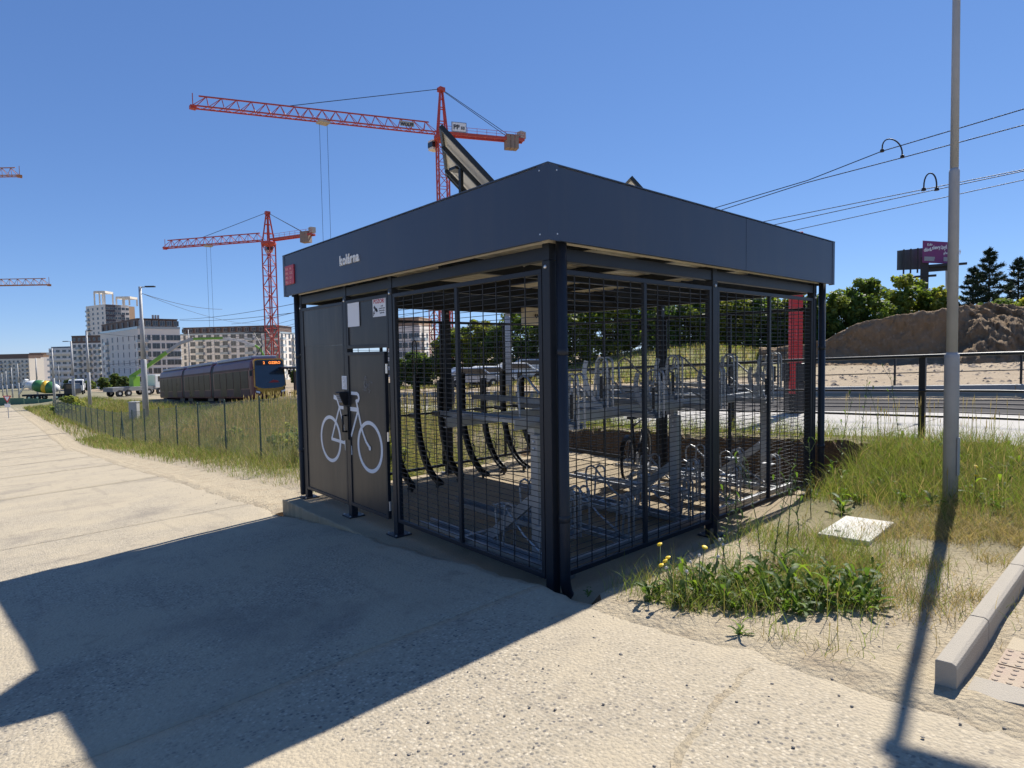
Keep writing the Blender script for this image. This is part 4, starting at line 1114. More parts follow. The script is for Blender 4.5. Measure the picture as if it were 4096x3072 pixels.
for x0, x1, yd, d in ((1928, 2018, 597, -.6), (2003, 2079, 577, -.9)): MB().box((xx_(x0), d, zz(yd + 2)), (xx_(x1), d + .9, zz(yd - 2))).build('catwalk', M['bbsteel'], bb_)
MB().box((xx_(1992), -.3, zz(588)), (xx_(2048), .3, zz(573))).build('truss', M['bbsteel'], bb_)
fang = math.atan2(2.6, xx_(2062) - xx_(1988))
def bbtext(s, size, xd, yd):
    me = textmesh(s, size, .01, .8, bold=size * .03); q = (xd - 1988) / 74; dd = -1.4 + 2.6 * q - .06
    slope = (zz(529) - zz(522)) / (xx_(2062) - xx_(1988))
    me.transform(Matrix.Translation((xx_(xd), dd, zz(yd))) @ Matrix.Rotation(-slope * -1, 4, 'Y') @ Matrix.Rotation(fang, 4, 'Z') @ Matrix.Rotation(math.radians(90), 4, 'X'))
    obj('lettering', me, M['white'], fp)
bbtext('Kdo', .55, 1998, 534); bbtext('dává', .80, 1991, 546); bbtext('slevy,', .80, 2008, 542); bbtext('byl', .85, 2028, 542); bbtext('předtím', .50, 2032, 553); bbtext('drahý', .8, 2048, 553)
for k, (xd, yd, L) in enumerate(((1992, 558.5, 22), (1992, 563, 21), (2032, 563, 20))):
    q = (xd - 1988) / 74
    mb = MB(); x0, x1 = xx_(xd), xx_(xd + L); d0, d1 = -1.4 + 2.6 * q - .05, -1.4 + 2.6 * (xd + L - 1988) / 74 - .05
    h = .16 if k < 2 else .32
    mb.hexa([(x0, d0 - .01, zz(yd) - h), (x1, d1 - .01, zz(yd + 1.5) - h), (x1, d1, zz(yd + 1.5) - h), (x0, d0, zz(yd) - h), (x0, d0 - .01, zz(yd) + h), (x1, d1 - .01, zz(yd + 1.5) + h), (x1, d1, zz(yd + 1.5) + h), (x0, d0, zz(yd) + h)])
    mb.build('small_print', M['greyprint'], fp)
tag(MB().tube([tuple(onground(2044, 120)), tuple(at(2044, 580, 120))], .16, 8).build('mast', M['lamp']), 'thin distant mast between billboard and lamp post', 'mast')
# ------------------------------------------------------------------ green chain-link fence on the left verge
fx = 2.2
fe = thing('chain_link_fence', 'low green chain-link fence running along the grassy verge at left', 'fence', (fx, 12.8, gz(fx, 12.8)))
FO = Vector((fx, 12.8, gz(fx, 12.8)))
fys = [6.78 + 3.0 * k for k in range(24)]
fp_ = MB().tube([(0, 0, -.3), (0, 0, 1.68), (0, 0, 1.70)], .024, 8, True, [.024, .024, .012]).mesh('post'); fp_.materials.append(M['fencegreen'])
M['chain'] = mat('chain_link_wire', (0.16, 0.19, 0.17), 0.5, 0.2, 0.1, 4)
for k, y in enumerate(fys):
    z = gz(fx, y); o = obj('post', fp_, None, fe); o.location = (0, y - FO.y, z - FO.z)
    if k in (9, 14):
        for s in (-1, 1):
            b = MB().tube([(0, y - FO.y + s * .04, z - FO.z + 1.4), (0, y - FO.y + s * .85, z - FO.z - .1)], .02, 6); b.build('brace', M['fencegreen'], fe)
    if k + 1 < len(fys):
        y2 = fys[k + 1]; z2 = gz(fx, y2); L = y2 - y; H = 1.55
        step = .075 if k < 4 else (.13 if k < 9 else .25); w = .0021 if k < 4 else (.0026 if k < 9 else .004)
        V = []
        def quad(a0, h0, a1, h1):
            zz0 = z + (z2 - z) * a0 / L + .06 + h0 - FO.z; zz1 = z + (z2 - z) * a1 / L + .06 + h1 - FO.z
            V.extend([(0.0, y + a0 - FO.y, zz0 - w), (0.0, y + a0 - FO.y, zz0 + w), (0.0, y + a1 - FO.y, zz1 + w), (0.0, y + a1 - FO.y, zz1 - w)])
            V.extend([(-w, y + a0 - FO.y, zz0), (w, y + a0 - FO.y, zz0), (w, y + a1 - FO.y, zz1), (-w, y + a1 - FO.y, zz1)])
        s = -H
        while s < L:
            a0 = max(0, s); a1 = min(L, s + H)
            quad(a0, a0 - s, a1, a1 - s); quad(a0, H - (a0 - s), a1, H - (a1 - s)); s += step
        for h in (.05, .8, 1.53): quad(0, h, L, h)
        obj('chain_link', arrmesh('chain_link', V, 4), M['chain'], fe)['kind'] = 'stuff'

# ------------------------------------------------------------------ tram
TY, TX = 42.6, 13.0
M['tramred'] = mat('tram_maroon', (0.11, 0.018, 0.020), 0.35, 0, 0.2, 0.5, spec=0.3)
M['tramgrey'] = mat('tram_grey', (0.075, 0.035, 0.035), 0.5, 0, 0.2, 0.5, spec=0.15)
M['tramglass'] = mat('tram_glass', (0.016, 0.015, 0.016), 0.3, 0, 0.5, 0.8, spec=0.06)
M['tramscreen'] = mat('tram_windscreen', (0.02, 0.035, 0.055), 0.08, 0, 0.4, 1.5, spec=0.7)
M['tramroof'] = mat('tram_roof', (0.22, 0.26, 0.34), 0.4, 0, 0.15, 0.5)
M['tramyel'] = mat('tram_yellow', (0.62, 0.30, 0.015), 0.35, 0, 0.06, 1)
M['amber'] = emit('display_amber', (1.0, 0.28, 0.06), 1.2)
tm = thing('tram', 'maroon articulated tram with yellow-trimmed front and dark windscreen', 'tram', (TX, TY, float(track_z(TY)) - .06))
tm.rotation_euler = (-math.atan(.045), 0, 0)
W2 = 1.25
xs_prof = [(-W2 + .03, .30), (W2 - .03, .30), (W2, .55), (W2, 2.55), (W2 - .12, 3.05), (W2 - .35, 3.25), (-W2 + .35, 3.25), (-W2 + .12, 3.05), (-W2, 2.55), (-W2, .55)]
def body(y0, y1, nm='body_section'):
    return MB().prism(xs_prof, y0, y1, 'y').build(nm, M['tramred'], tm, bev=.03)
secs = [(0.75, 10.2), (11.0, 20.4), (21.2, 31.4)]
for (a, b) in secs:
    bo = body(a, b)
    n = 5; L = (b - a - .5) / n
    for s in (-1, 1):
        MB().box((s * W2 - .012 + s * .0, a + .05, 2.42), (s * W2 + .012, b - .05, 2.60)).build('roof_rail', M['tramgrey'], bo)
        for k in range(n):
            y0 = a + .25 + k * L
            isdoor = k in (1, 3)
            z0 = .42 if isdoor else 1.05
            g_ = MB().box((s * (W2 + .004) - .012, y0 + .05, z0), (s * (W2 + .004) + .012, y0 + L - .05, 2.38))
            g_.build('door' if isdoor else 'side_window', M['tramglass'], bo)
        MB().box((s * W2 - .014, a + .05, .45), (s * W2 + .006, b - .05, .98)).build('skirt', M['tramgrey'], bo)
    MB().box((-.95, a + .3, 3.26), (.95, b - .3, 3.50)).build('roof_equipment', M['tramroof'], bo, bev=.06)
    for yb in (a + 1.2, b - 1.2):
        MB().box((-1.0, yb - .9, .05), (1.0, yb + .9, .32)).build('bogie', M['black'], bo)
for y in (10.2, 20.4):
    m_ = MB()
    for k in range(8): m_.prism([(p[0] * (.95 if k % 2 else .985), p[1] * .985 + .01) for p in xs_prof], y + k * .1, y + k * .1 + .1, 'y')
    m_.build('bellows', M['black'], tm)
# front: curved nose built as lofted sections
nose = MB(); secn = [(.75, 1.0, 0.0), (.40, .985, 0.0), (.12, .93, .03), (-.05, .82, .10)]
rings = []
for (yy, sx, dz) in secn:
    rings.append([(p[0] * sx, yy + .18 * max(0, (p[1] - 1.2) / 2.0) * (1 if yy < .5 else 0), p[1] - (dz if p[1] > 2.9 else -dz if p[1] < .4 else 0)) for p in xs_prof])
vs = [v for r_ in rings for v in r_]; nn = len(xs_prof); fs = [(i * nn + k, (i + 1) * nn + k, (i + 1) * nn + (k + 1) % nn, i * nn + (k + 1) % nn) for i in range(3) for k in range(nn)] + [tuple(range(3 * nn, 4 * nn))]
nose.add(vs, fs); no = nose.build('front_mask', M['tramred'], tm, False, .04)
def fr_poly(poly, off, nm, m):
    P = [(p[0], -.055 + .18 * max(0, (p[1] - 1.2) / 2.0) - off, p[1]) for p in poly]
    n = len(P); v = P + [(p[0] * .98, p[1] + .25, p[2]) for p in P]
    return MB().add(v, [tuple(range(n))[::-1], *[(i, (i + 1) % n, n + (i + 1) % n, n + i) for i in range(n)]]).build(nm, M[m], no)
fr_poly([(-1.10, 3.10), (-1.12, 2.6), (-1.16, 1.15), (-.9, .95), (-.4, .88), (.4, .88), (.9, .95), (1.16, 1.15), (1.12, 2.6), (1.10, 3.10), (.9, 3.22), (-.9, 3.22)], .012, 'yellow_surround', 'tramyel')
fr_poly([(-1.03, 3.04), (-1.06, 2.6), (-1.10, 1.22), (-.85, 1.06), (-.4, 1.0), (.4, 1.0), (.85, 1.06), (1.10, 1.22), (1.06, 2.6), (1.03, 3.04), (.85, 3.12), (-.85, 3.12)], .03, 'windscreen', 'tramscreen')
fr_poly([(-1.15, .98), (-.75, .80), (-.55, .50), (.55, .50), (.75, .80), (1.15, .98), (.6, .90), (-.6, .90)], .02, 'bumper_panel', 'tramyel')
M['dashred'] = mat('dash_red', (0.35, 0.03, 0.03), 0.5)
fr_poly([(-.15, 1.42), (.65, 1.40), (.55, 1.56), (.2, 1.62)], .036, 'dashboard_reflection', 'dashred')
for s in (-1, 1):
    fr_poly([(s * .78, .78), (s * 1.08, .86), (s * 1.06, .72), (s * .80, .64)] if s < 0 else [(1.08, .86), (.78, .78), (.80, .64), (1.06, .72)], .02, 'headlight', 'bolt')
    mr_ = MB(); mr_.bar((s * 1.15, .0, 2.45), (s * 1.42, -.12, 2.3), .05); mr_.box((s * 1.42 - .09, -.2, 1.95), (s * 1.42 + .09, -.08, 2.35)); mr_.build('mirror', M['black'], no)
def disp(s, x):
    me = textmesh(s, .26, .004, 1.0, 'LEFT', .006); me.transform(Matrix.Translation((x, -.10 + .16, 2.82)) @ Matrix.Rotation(math.radians(90), 4, 'X'))
    me.transform(Matrix.Translation((0, -.06, 0))); obj('display', me, M['amber'], no)
fr_poly([(-.95, 3.06), (-.97, 2.72), (.97, 2.72), (.95, 3.06)], .034, 'display_box', 'black')
disp('2', -.45); disp('OZERO', -.05)
pt = MB()
pt.bar((-.2, 2.2, 3.5), (.0, 1.4, 4.3), .06); pt.bar((.2, 2.2, 3.5), (.0, 1.4, 4.3), .06); pt.bar((-.05, 1.4, 4.3), (-.25, 2.3, 5.35), .05); pt.bar((.05, 1.4, 4.3), (.25, 2.3, 5.35), .05); pt.bar((-.8, 2.3, 5.38), (.8, 2.3, 5.38), .06); pt.bar((-.8, 2.55, 5.38), (.8, 2.55, 5.38), .06)
pt.build('pantograph', M['black'], tm)

# tram stop shelter and guard rail beside the track
sp_ = onground(632, 46, 860)
ts = thing('stop_shelter', 'dark tram stop shelter just right of the tram front', 'stop shelter', (sp_.x, sp_.y, gz(sp_.x, sp_.y)), -TH * .1)
MB().box((-.9, -1.8, 2.35), (.9, 1.8, 2.5)).build('roof', M['black'], ts, bev=.03)
for y in (-1.6, 0, 1.6): MB().box((.62, y - .05, 0), (.72, y + .05, 2.35)).build('post', M['black'], ts)
for y in (-1.55, .05): MB().box((.65, y, .25), (.67, y + 1.5, 2.1)).build('glass_pane', M['glassrail'], ts)
MB().box((.1, -1.2, .42), (.5, 1.2, .48)).build('bench', M['wood'], ts)
gp_ = onground(730, 40, 860)
gr = thing('guard_rail', 'small dark guard rail standing in front of the tram side', 'guard rail', tuple(gp_), math.radians(40))
for x in (-1.2, -.4, .4, 1.2): MB().box((x - .03, -.03, -.1), (x + .03, .03, 1.1)).build('post', M['black'], gr)
MB().bar((-1.3, 0, 1.1), (1.3, 0, 1.1), .06, .05).build('rail', M['lamp'], gr)

# ------------------------------------------------------------------ tram masts and lamps at left
def mast_(label, xb, depth, ytop, r=.17, arm=None, base_y=860, tilt=0.0):
    g = onground(xb, depth, base_y); h = at(xb, ytop, depth).z - g.z
    t = thing('tram_mast', label, 'mast', tuple(g), -TH, 'grey masts along the tram line')
    MB().lathe((0, 0, -.4), (0, 0, 1), [(0, r), (.4 + h * .45, r * .95), (.4 + h * .455, r * .78)], 12).build('lower_shaft', M['lamp'], t, True)
    MB().lathe((0, 0, h * .45), (0, 0, 1), [(0, r * .8), (h * .30, r * .72), (h * .305, r * .58), (h * .55, r * .5)], 12).build('upper_shaft', M['lamp'], t, True)
    if arm:
        MB().bar((0, 0, h * .995), (arm, 0, h * 1.0), .07, .06).build('lamp_arm', M['lamp'], t)
        MB().box((arm * .45, -.12, h - .06), (arm * 1.2, .12, h + .04)).build('lamp_head', M['black'], t, bev=.02)
    return t, h
mast_('tall grey lamp mast left of the tram rear', 314, 44, 619, .20, .9)
mast_('grey lamp mast in front of the large white building corner', 194, 70, 714, .19, .55)
mast_('grey mast beside the brown-topped apartment block', 160, 82, 737, .19, -.9)
mast_('grey mast in front of the banded white block', 118, 96, 752, .19)
mast_('slim grey mast left of the concrete mixer', 82, 135, 773, .2)
mast_('slim grey mast fifth from the left edge', 42, 150, 786, .2)
mast_('thin grey mast fourth from the left edge', 28, 165, 794, .2)
mast_('thin grey mast third from the left edge', 16, 185, 801, .2)
mast_('thin grey mast second from the left edge', 7, 205, 806, .2)
mast_('thin lamp mast in front of the long white building', 413, 110, 712, .15, -.9)
mast_('thin grey mast between the long white block and the mixer', 130, 150, 786, .16)
mast_('pale grey mast seen through the mesh behind the shelter', 1100, 30, 470, .17)
# span wires from the tall mast
def span(label, a, b, sag=.4, r=.018):
    a, b = Vector(a), Vector(b)
    P = [a.lerp(b, k / 12) - Vector((0, 0, sag * 4 * (k / 12) * (1 - k / 12))) for k in range(13)]
    tag(MB().tube(P, r, 4).build('span_wire', M['wiredark']), label, 'wire', 'overhead tram wires')
m1 = at(307, 634, 44)
span('thin span wire falling right from the tall lamp mast', m1, at(480, 668, 70), .3)
span('second thin span wire from the tall lamp mast', m1, at(560, 700, 85), .6, .014)
span('overhead wire above the long white building, upper', at(388, 690, 80), at(690, 645, 42), .3, .02)
span('overhead wire above the long white building, lower', at(388, 692, 80), at(690, 668, 40), .3, .02)
span('overhead wire crossing the red crane mast', at(500, 700, 70), at(690, 660, 38), .2, .018)
span('overhead wire right of the red crane mast, upper', at(600, 712, 60), at(690, 688, 38), .1, .016)
span('overhead wire right of the red crane mast, lower', at(610, 722, 60), at(690, 706, 38), .1, .016)
span('dark overhead wire across the white building front', at(215, 720, 95), at(560, 724, 60), .5, .02)
span('dark overhead wire low across the left blocks', at(150, 786, 95), at(300, 783, 60), .2, .02)

# grey cabinet
cp = onground(289, 45, 860)
kb = thing('utility_cabinet', 'pale grey utility cabinet beside the tall lamp mast', 'cabinet', tuple(cp), -TH)
MB().box((-.30, -.2, -.2), (.30, .2, 1.35)).build('body', M['lamp'], kb, bev=.02)
MB().box((-.34, -.24, 1.352), (.34, .24, 1.42)).build('cap', M['lamp'], kb, bev=.02)
MB().box((-.27, -.208, .1), (.27, -.201, 1.28)).build('door', M['lamp'], kb)

# ------------------------------------------------------------------ buildings
win_cache = {}
def win_mesh(w, h):
    k = (round(w, 2), round(h, 2))
    if k not in win_cache:
        # frame with a recessed pane and a mullion, facing -y
        f = MB(); t = .10; d = .10
        for a, b in (((-w / 2, 0), (-w / 2 + t, h)), ((w / 2 - t, 0), (w / 2, h)), ((-w / 2 + t, 0), (w / 2 - t, t)), ((-w / 2 + t, h - t), (w / 2 - t, h)), ((-.04, t), (.04, h - t))): f.box((a[0], -d, a[1]), (b[0], 0.02, b[1]))
        fm = f.mesh('window'); fm.materials.append(M['framegrey'])
        g = MB().box((-w / 2 + t * .5, -d * .45, t * .5), (w / 2 - t * .5, .02, h - t * .5)).mesh('pane'); g.materials.append(M['winglass'])
        win_cache[k] = (fm, g)
    return win_cache[k]
bal_cache = {}
def bal_mesh(w):
    k = round(w, 1)
    if k not in bal_cache:
        s = MB().box((-w / 2, -1.3, -.15), (w / 2, 0, 0)); sm = s.mesh('balcony'); sm.materials.append(M['render_w'])
        r = MB(); r.box((-w / 2, -1.3, 0), (w / 2, -1.26, 1.0)); r.box((-w / 2, -1.26, 0), (-w / 2 + .04, 0, 1.0)); r.box((w / 2 - .04, -1.26, 0), (w / 2, 0, 1.0))
        rm = r.mesh('balustrade'); rm.materials.append(M['glassrail']); bal_cache[k] = (sm, rm)
    return bal_cache[k]
def facade(root, A, B, z0, storey, nfl, ncol, ww, wh, bal=(), skip=(), sill=.8, narrow=()):
    """windows on the wall from A to B (plan points, left to right as seen), z0 = first floor level"""
    A, B = Vector((A[0], A[1], 0)), Vector((B[0], B[1], 0)); d = (B - A); L = d.length; d.normalize()
    rz = math.atan2(d.y, d.x)
    o0 = root.location
    for f in range(nfl):
        for c in range(ncol):
            if (f, c) in skip or c in skip: continue
            p = A + d * (L * (c + .5) / ncol); z = z0 + f * storey + sill
            w = ww * (.45 if c in narrow else 1)
            fm, g = win_mesh(w, wh)
            o = obj('window', fm, None, root); o.location = (p.x - o0.x, p.y - o0.y, z - o0.z); o.rotation_euler = (0, 0, rz)
            q = obj('pane', g, None, o)
            if c in bal:
                sm, rm = bal_mesh(w + 1.2); s_ = obj('balcony', sm, None, root); s_.location = (p.x - o0.x, p.y - o0.y, z - sill - o0.z + .1); s_.rotation_euler = (0, 0, rz)
                obj('balustrade', rm, None, s_)
def block(name, label, pts, z0, z1, wall, roofmat='brownclad', setback=None, parapet=.0, group='apartment blocks'):
    """prism building; pts = plan polygon (ccw from above)"""
    root = thing(name, label, 'building', (pts[0][0], pts[0][1], z0), 0, group)
    o = root.location
    area = sum(pts[i][0] * pts[(i + 1) % len(pts)][1] - pts[(i + 1) % len(pts)][0] * pts[i][1] for i in range(len(pts)))
    if area < 0: pts = pts[::-1]
    MB().prism([(p[0] - o.x, p[1] - o.y) for p in pts], -4, z1 - z0).build('wall', M[wall], root)
    c = Vector((sum(p[0] for p in pts) / len(pts), sum(p[1] for p in pts) / len(pts)))
    if setback:
        s, h = setback
        MB().prism([((p[0] - c.x) * s + c.x - o.x, (p[1] - c.y) * s + c.y - o.y) for p in pts], z1 - z0 + .02, z1 - z0 + h).build('top_storey', M[roofmat], root)
        MB().prism([((p[0] - c.x) * (s + .015) + c.x - o.x, (p[1] - c.y) * (s + .015) + c.y - o.y) for p in pts], z1 - z0 + h + .02, z1 - z0 + h + .35).build('roof', M[roofmat], root)
    if parapet:
        m_ = MB()
        for i in range(len(pts)):
            a, b = pts[i], pts[(i + 1) % len(pts)]; m_.bar((a[0] - o.x, a[1] - o.y, z1 - z0 + parapet / 2), (b[0] - o.x, b[1] - o.y, z1 - z0 + parapet / 2), .25, parapet)
        m_.build('parapet', M['glassrail'], root)
    return root
def plan(xd, depth): p = at(xd, 770, depth); return (p.x, p.y)
def back(p, q, dist):
    """two plan points pushed away from the viewer by dist, for a rectangular block"""
    d = Vector((q[0] - p[0], q[1] - p[1])); n = Vector((-d.y, d.x)).normalized()
    m = Vector(((p[0] + q[0]) / 2 - CAM.x, (p[1] + q[1]) / 2 - CAM.y))
    if n.dot(m) < 0: n = -n
    return (q[0] + n.x * dist, q[1] + n.y * dist), (p[0] + n.x * dist, p[1] + n.y * dist)
def zat(yd, xd, depth): return at(xd, yd, depth).z
# large white corner block
A, B, C = plan(219, 262), plan(300, 222), plan(391, 232)
D = (A[0] + C[0] - B[0], A[1] + C[1] - B[1]); zt = zat(710, 300, 222)
b = block('apartment_block', 'large white corner apartment block with brown top storey left of the tram', [A, B, C, D], zt - 24, zt, 'render_w', 'brownclad', (.95, 3.6), .9)
facade(b, A, B, zt - 20.6, 3.1, 6, 7, 2.0, 2.0, bal=(1,), narrow=(3, 4, 5, 6)); facade(b, B, C, zt - 20.6, 3.1, 6, 6, 2.6, 2.1, bal=(0,), narrow=(1, 3))
facade(b, A, B, zt + .3, 3.1, 1, 7, 1.4, 2.0); facade(b, B, C, zt + .3, 3.1, 1, 6, 1.8, 2.0)
for k in range(3): MB().box((B[0] - b.location.x + 6 + k * .9 * 1.0, B[1] - b.location.y + 6, 24 + 3.9), (B[0] - b.location.x + 6.6 + k * .9, B[1] - b.location.y + 6.6, 24 + 5.6)).build('chimney', M['cweight'], b)
# long white block behind the tram
A, B, C = plan(392, 272), plan(606, 262), plan(638, 280)
D = (A[0] + C[0] - B[0], A[1] + C[1] - B[1]); zt = zat(722, 500, 266)
b = block('apartment_block', 'long white apartment block with dark top storey behind the tram roof', [A, B, C, D], zt - 24, zt, 'render_w', 'brownclad', (.95, 3.2), .7)
facade(b, A, B, zt - 20.9, 3.0, 7, 12, 2.6, 2.1, bal=(2, 5, 8, 10), narrow=(0,)); facade(b, B, C, zt - 20.9, 3.0, 7, 4, 2.2, 2.1, bal=(0, 3), narrow=(1,)); facade(b, A, B, zt + .3, 3, 1, 14, 1.8, 1.8)
# tower
A, B, C = plan(191, 400), plan(232, 386), plan(284, 398); D = (A[0] + C[0] - B[0], A[1] + C[1] - B[1]); zt = zat(657, 232, 386)
b = block('apartment_tower', 'tall white and black apartment tower with open concrete frames on its roof', [A, B, C, D], zt - 46, zt, 'render_w')
o = b.location
def inset_panel(P, Q, f0, f1, za, zb_, m, nm='cladding'):
    P, Q = Vector((P[0], P[1], 0)), Vector((Q[0], Q[1], 0)); d = Q - P; n = Vector((d.y, -d.x, 0)).normalized()
    if n.dot(Vector((P.x - CAM.x, P.y - CAM.y, 0))) > 0: n = -n
    a, c = P + d * f0 + n * .03, P + d * f1 + n * .03; mb = MB()
    mb.hexa([(v.x - o.x, v.y - o.y, z - o.z) for z in (za, zb_) for v in (a, c, c - n * .02, a - n * .02)]); mb.build(nm, M[m], b)
inset_panel(B, C, .02, .42, zt - 45, zt - .1, 'darkclad'); inset_panel(B, C, .66, .80, zt - 45, zt - 6, 'darkclad'); inset_panel(B, C, .42, .66, zt - 45, zt - .1, 'greyclad')
facade(b, A, B, zt - 44.4, 3.1, 14, 4, 2.0, 1.6, bal=(0,)); facade(b, B, C, zt - 44.4, 3.1, 14, 6, 2.0, 1.6)
def frame_top(xd0, xd1, yt, depth):
    P, Q = at(xd0, 660, depth), at(xd1, 660, depth); z1 = zat(yt, xd0, depth) - o.z; m_ = MB()
    dpt = Vector((FX, FY, 0)) * 8
    c4 = [P - o, Q - o, Q + dpt - o, P + dpt - o, (P + Q) / 2 - o]
    for c in c4: m_.bar((c.x, c.y, zt - o.z), (c.x, c.y, z1), .8)
    for i in range(4): m_.bar((c4[i].x, c4[i].y, z1), (c4[(i + 1) % 4].x, c4[(i + 1) % 4].y, z1), .8, 1.4)
    m_.build('roof_frame', M['render_c'], b)
frame_top(205, 227, 631, 392); frame_top(252, 280, 643, 396)
E_ = plan(296, 402)
MB().prism([(p[0] - o.x, p[1] - o.y) for p in [C, E_, back(C, E_, 12)[0], back(C, E_, 12)[1]]], 0, zat(662, 290, 400) - o.z).build('side_wing', M['tilered'], b)
# brown-topped block
A, B = plan(157, 300), plan(222, 296); Q, R_ = back(A, B, 16); zt = zat(741, 190, 298)
b = block('apartment_block', 'white block with brown upper storeys between tower and banded block', [A, B, Q, R_], zt - 26, zt, 'render_w', 'brownclad', (1.0, 3.4))
facade(b, A, B, zt - 21.2, 3.0, 7, 6, 1.7, 1.7, bal=(1, 3, 5)); facade(b, A, B, zt + .2, 3, 1, 6, 1.5, 1.6)
# banded block
A, B = plan(106, 325), plan(160, 318); Q, R_ = back(A, B, 16); zt = zat(752, 130, 320)
b = block('apartment_block', 'low white banded block with long dark window strips', [A, B, Q, R_], zt - 26, zt, 'render_w', 'greyclad', (.9, .5))
facade(b, A, B, zt - 22.2, 3.2, 7, 4, 3.0, 1.3); o = b.location
for f in range(6):
    P, Qv = Vector((A[0], A[1], 0)), Vector((B[0], B[1], 0)); n = Vector((Qv.y - P.y, -(Qv.x - P.x), 0)).normalized()
    if n.dot(Vector((P.x - CAM.x, P.y - CAM.y, 0))) > 0: n = -n
    z = zt - 3.4 - f * 3.2; mb = MB(); mb.hexa([(v.x - o.x, v.y - o.y, zz_ - o.z) for zz_ in (z, z + 1.1) for v in (P + n * 1.2, Qv + n * 1.2, Qv, P)]); mb.build('balcony', M['render_w'], b)
# far left blocks
A, B = plan(-12, 430), plan(62, 420); Q, R_ = back(A, B, 18); zt = zat(775, 30, 425)
b = block('apartment_block', 'far white and peach block with balconies at the left edge', [A, B, Q, R_], zt - 30, zt, 'render_c', 'brownclad', (.96, 3.0))
facade(b, A, B, zt - 24.6, 3.0, 8, 8, 1.8, 1.6, bal=(1, 3, 5, 7))
A, B = plan(60, 436), plan(88, 428); Q, R_ = back(A, B, 18); zt = zat(772, 75, 430)
b = block('apartment_block', 'far pale block with a rounded end beside the peach block', [A, B, Q, R_], zt - 30, zt, 'render_w', 'tilered', (.92, 3.0))
facade(b, A, B, zt - 24.6, 3.0, 8, 3, 1.8, 1.6, bal=(2,))
A, B = plan(84, 460), plan(112, 455); Q, R_ = back(A, B, 18); zt = zat(775, 98, 458)
b = block('apartment_block', 'far dark grey block half hidden by the banded white one', [A, B, Q, R_], zt - 30, zt, 'greyclad', 'darkclad', (.9, .6))
facade(b, A, B, zt - 24.6, 3.0, 8, 3, 1.8, 1.6)
A, B = plan(634, 330), plan(668, 325); Q, R_ = back(A, B, 18); zt = zat(742, 640, 328)
b = block('apartment_block', 'brown block just left of the shelter behind the white one', [A, B, Q, R_], zt - 26, zt, 'greyclad', 'brownclad', (1.0, 3.2))
facade(b, A, B, zt - 24, 3.0, 8, 4, 1.8, 1.6, bal=(0,))
# block with hipped roof seen through the mesh
A, B, C = plan(835, 208), plan(908, 200), plan(938, 216); D = (A[0] + C[0] - B[0], A[1] + C[1] - B[1]); zt = zat(704, 900, 203)
b = block('apartment_block', 'white block with brown roof seen through the left mesh', [A, B, C, D], zt - 24, zt, 'render_w', 'tilered', (.93, 2.6))
facade(b, A, B, zt - 20.6, 3.1, 6, 6, 2.0, 1.9, bal=(5,)); facade(b, B, C, zt - 20.6, 3.1, 6, 3, 1.6, 1.9, bal=(0,))

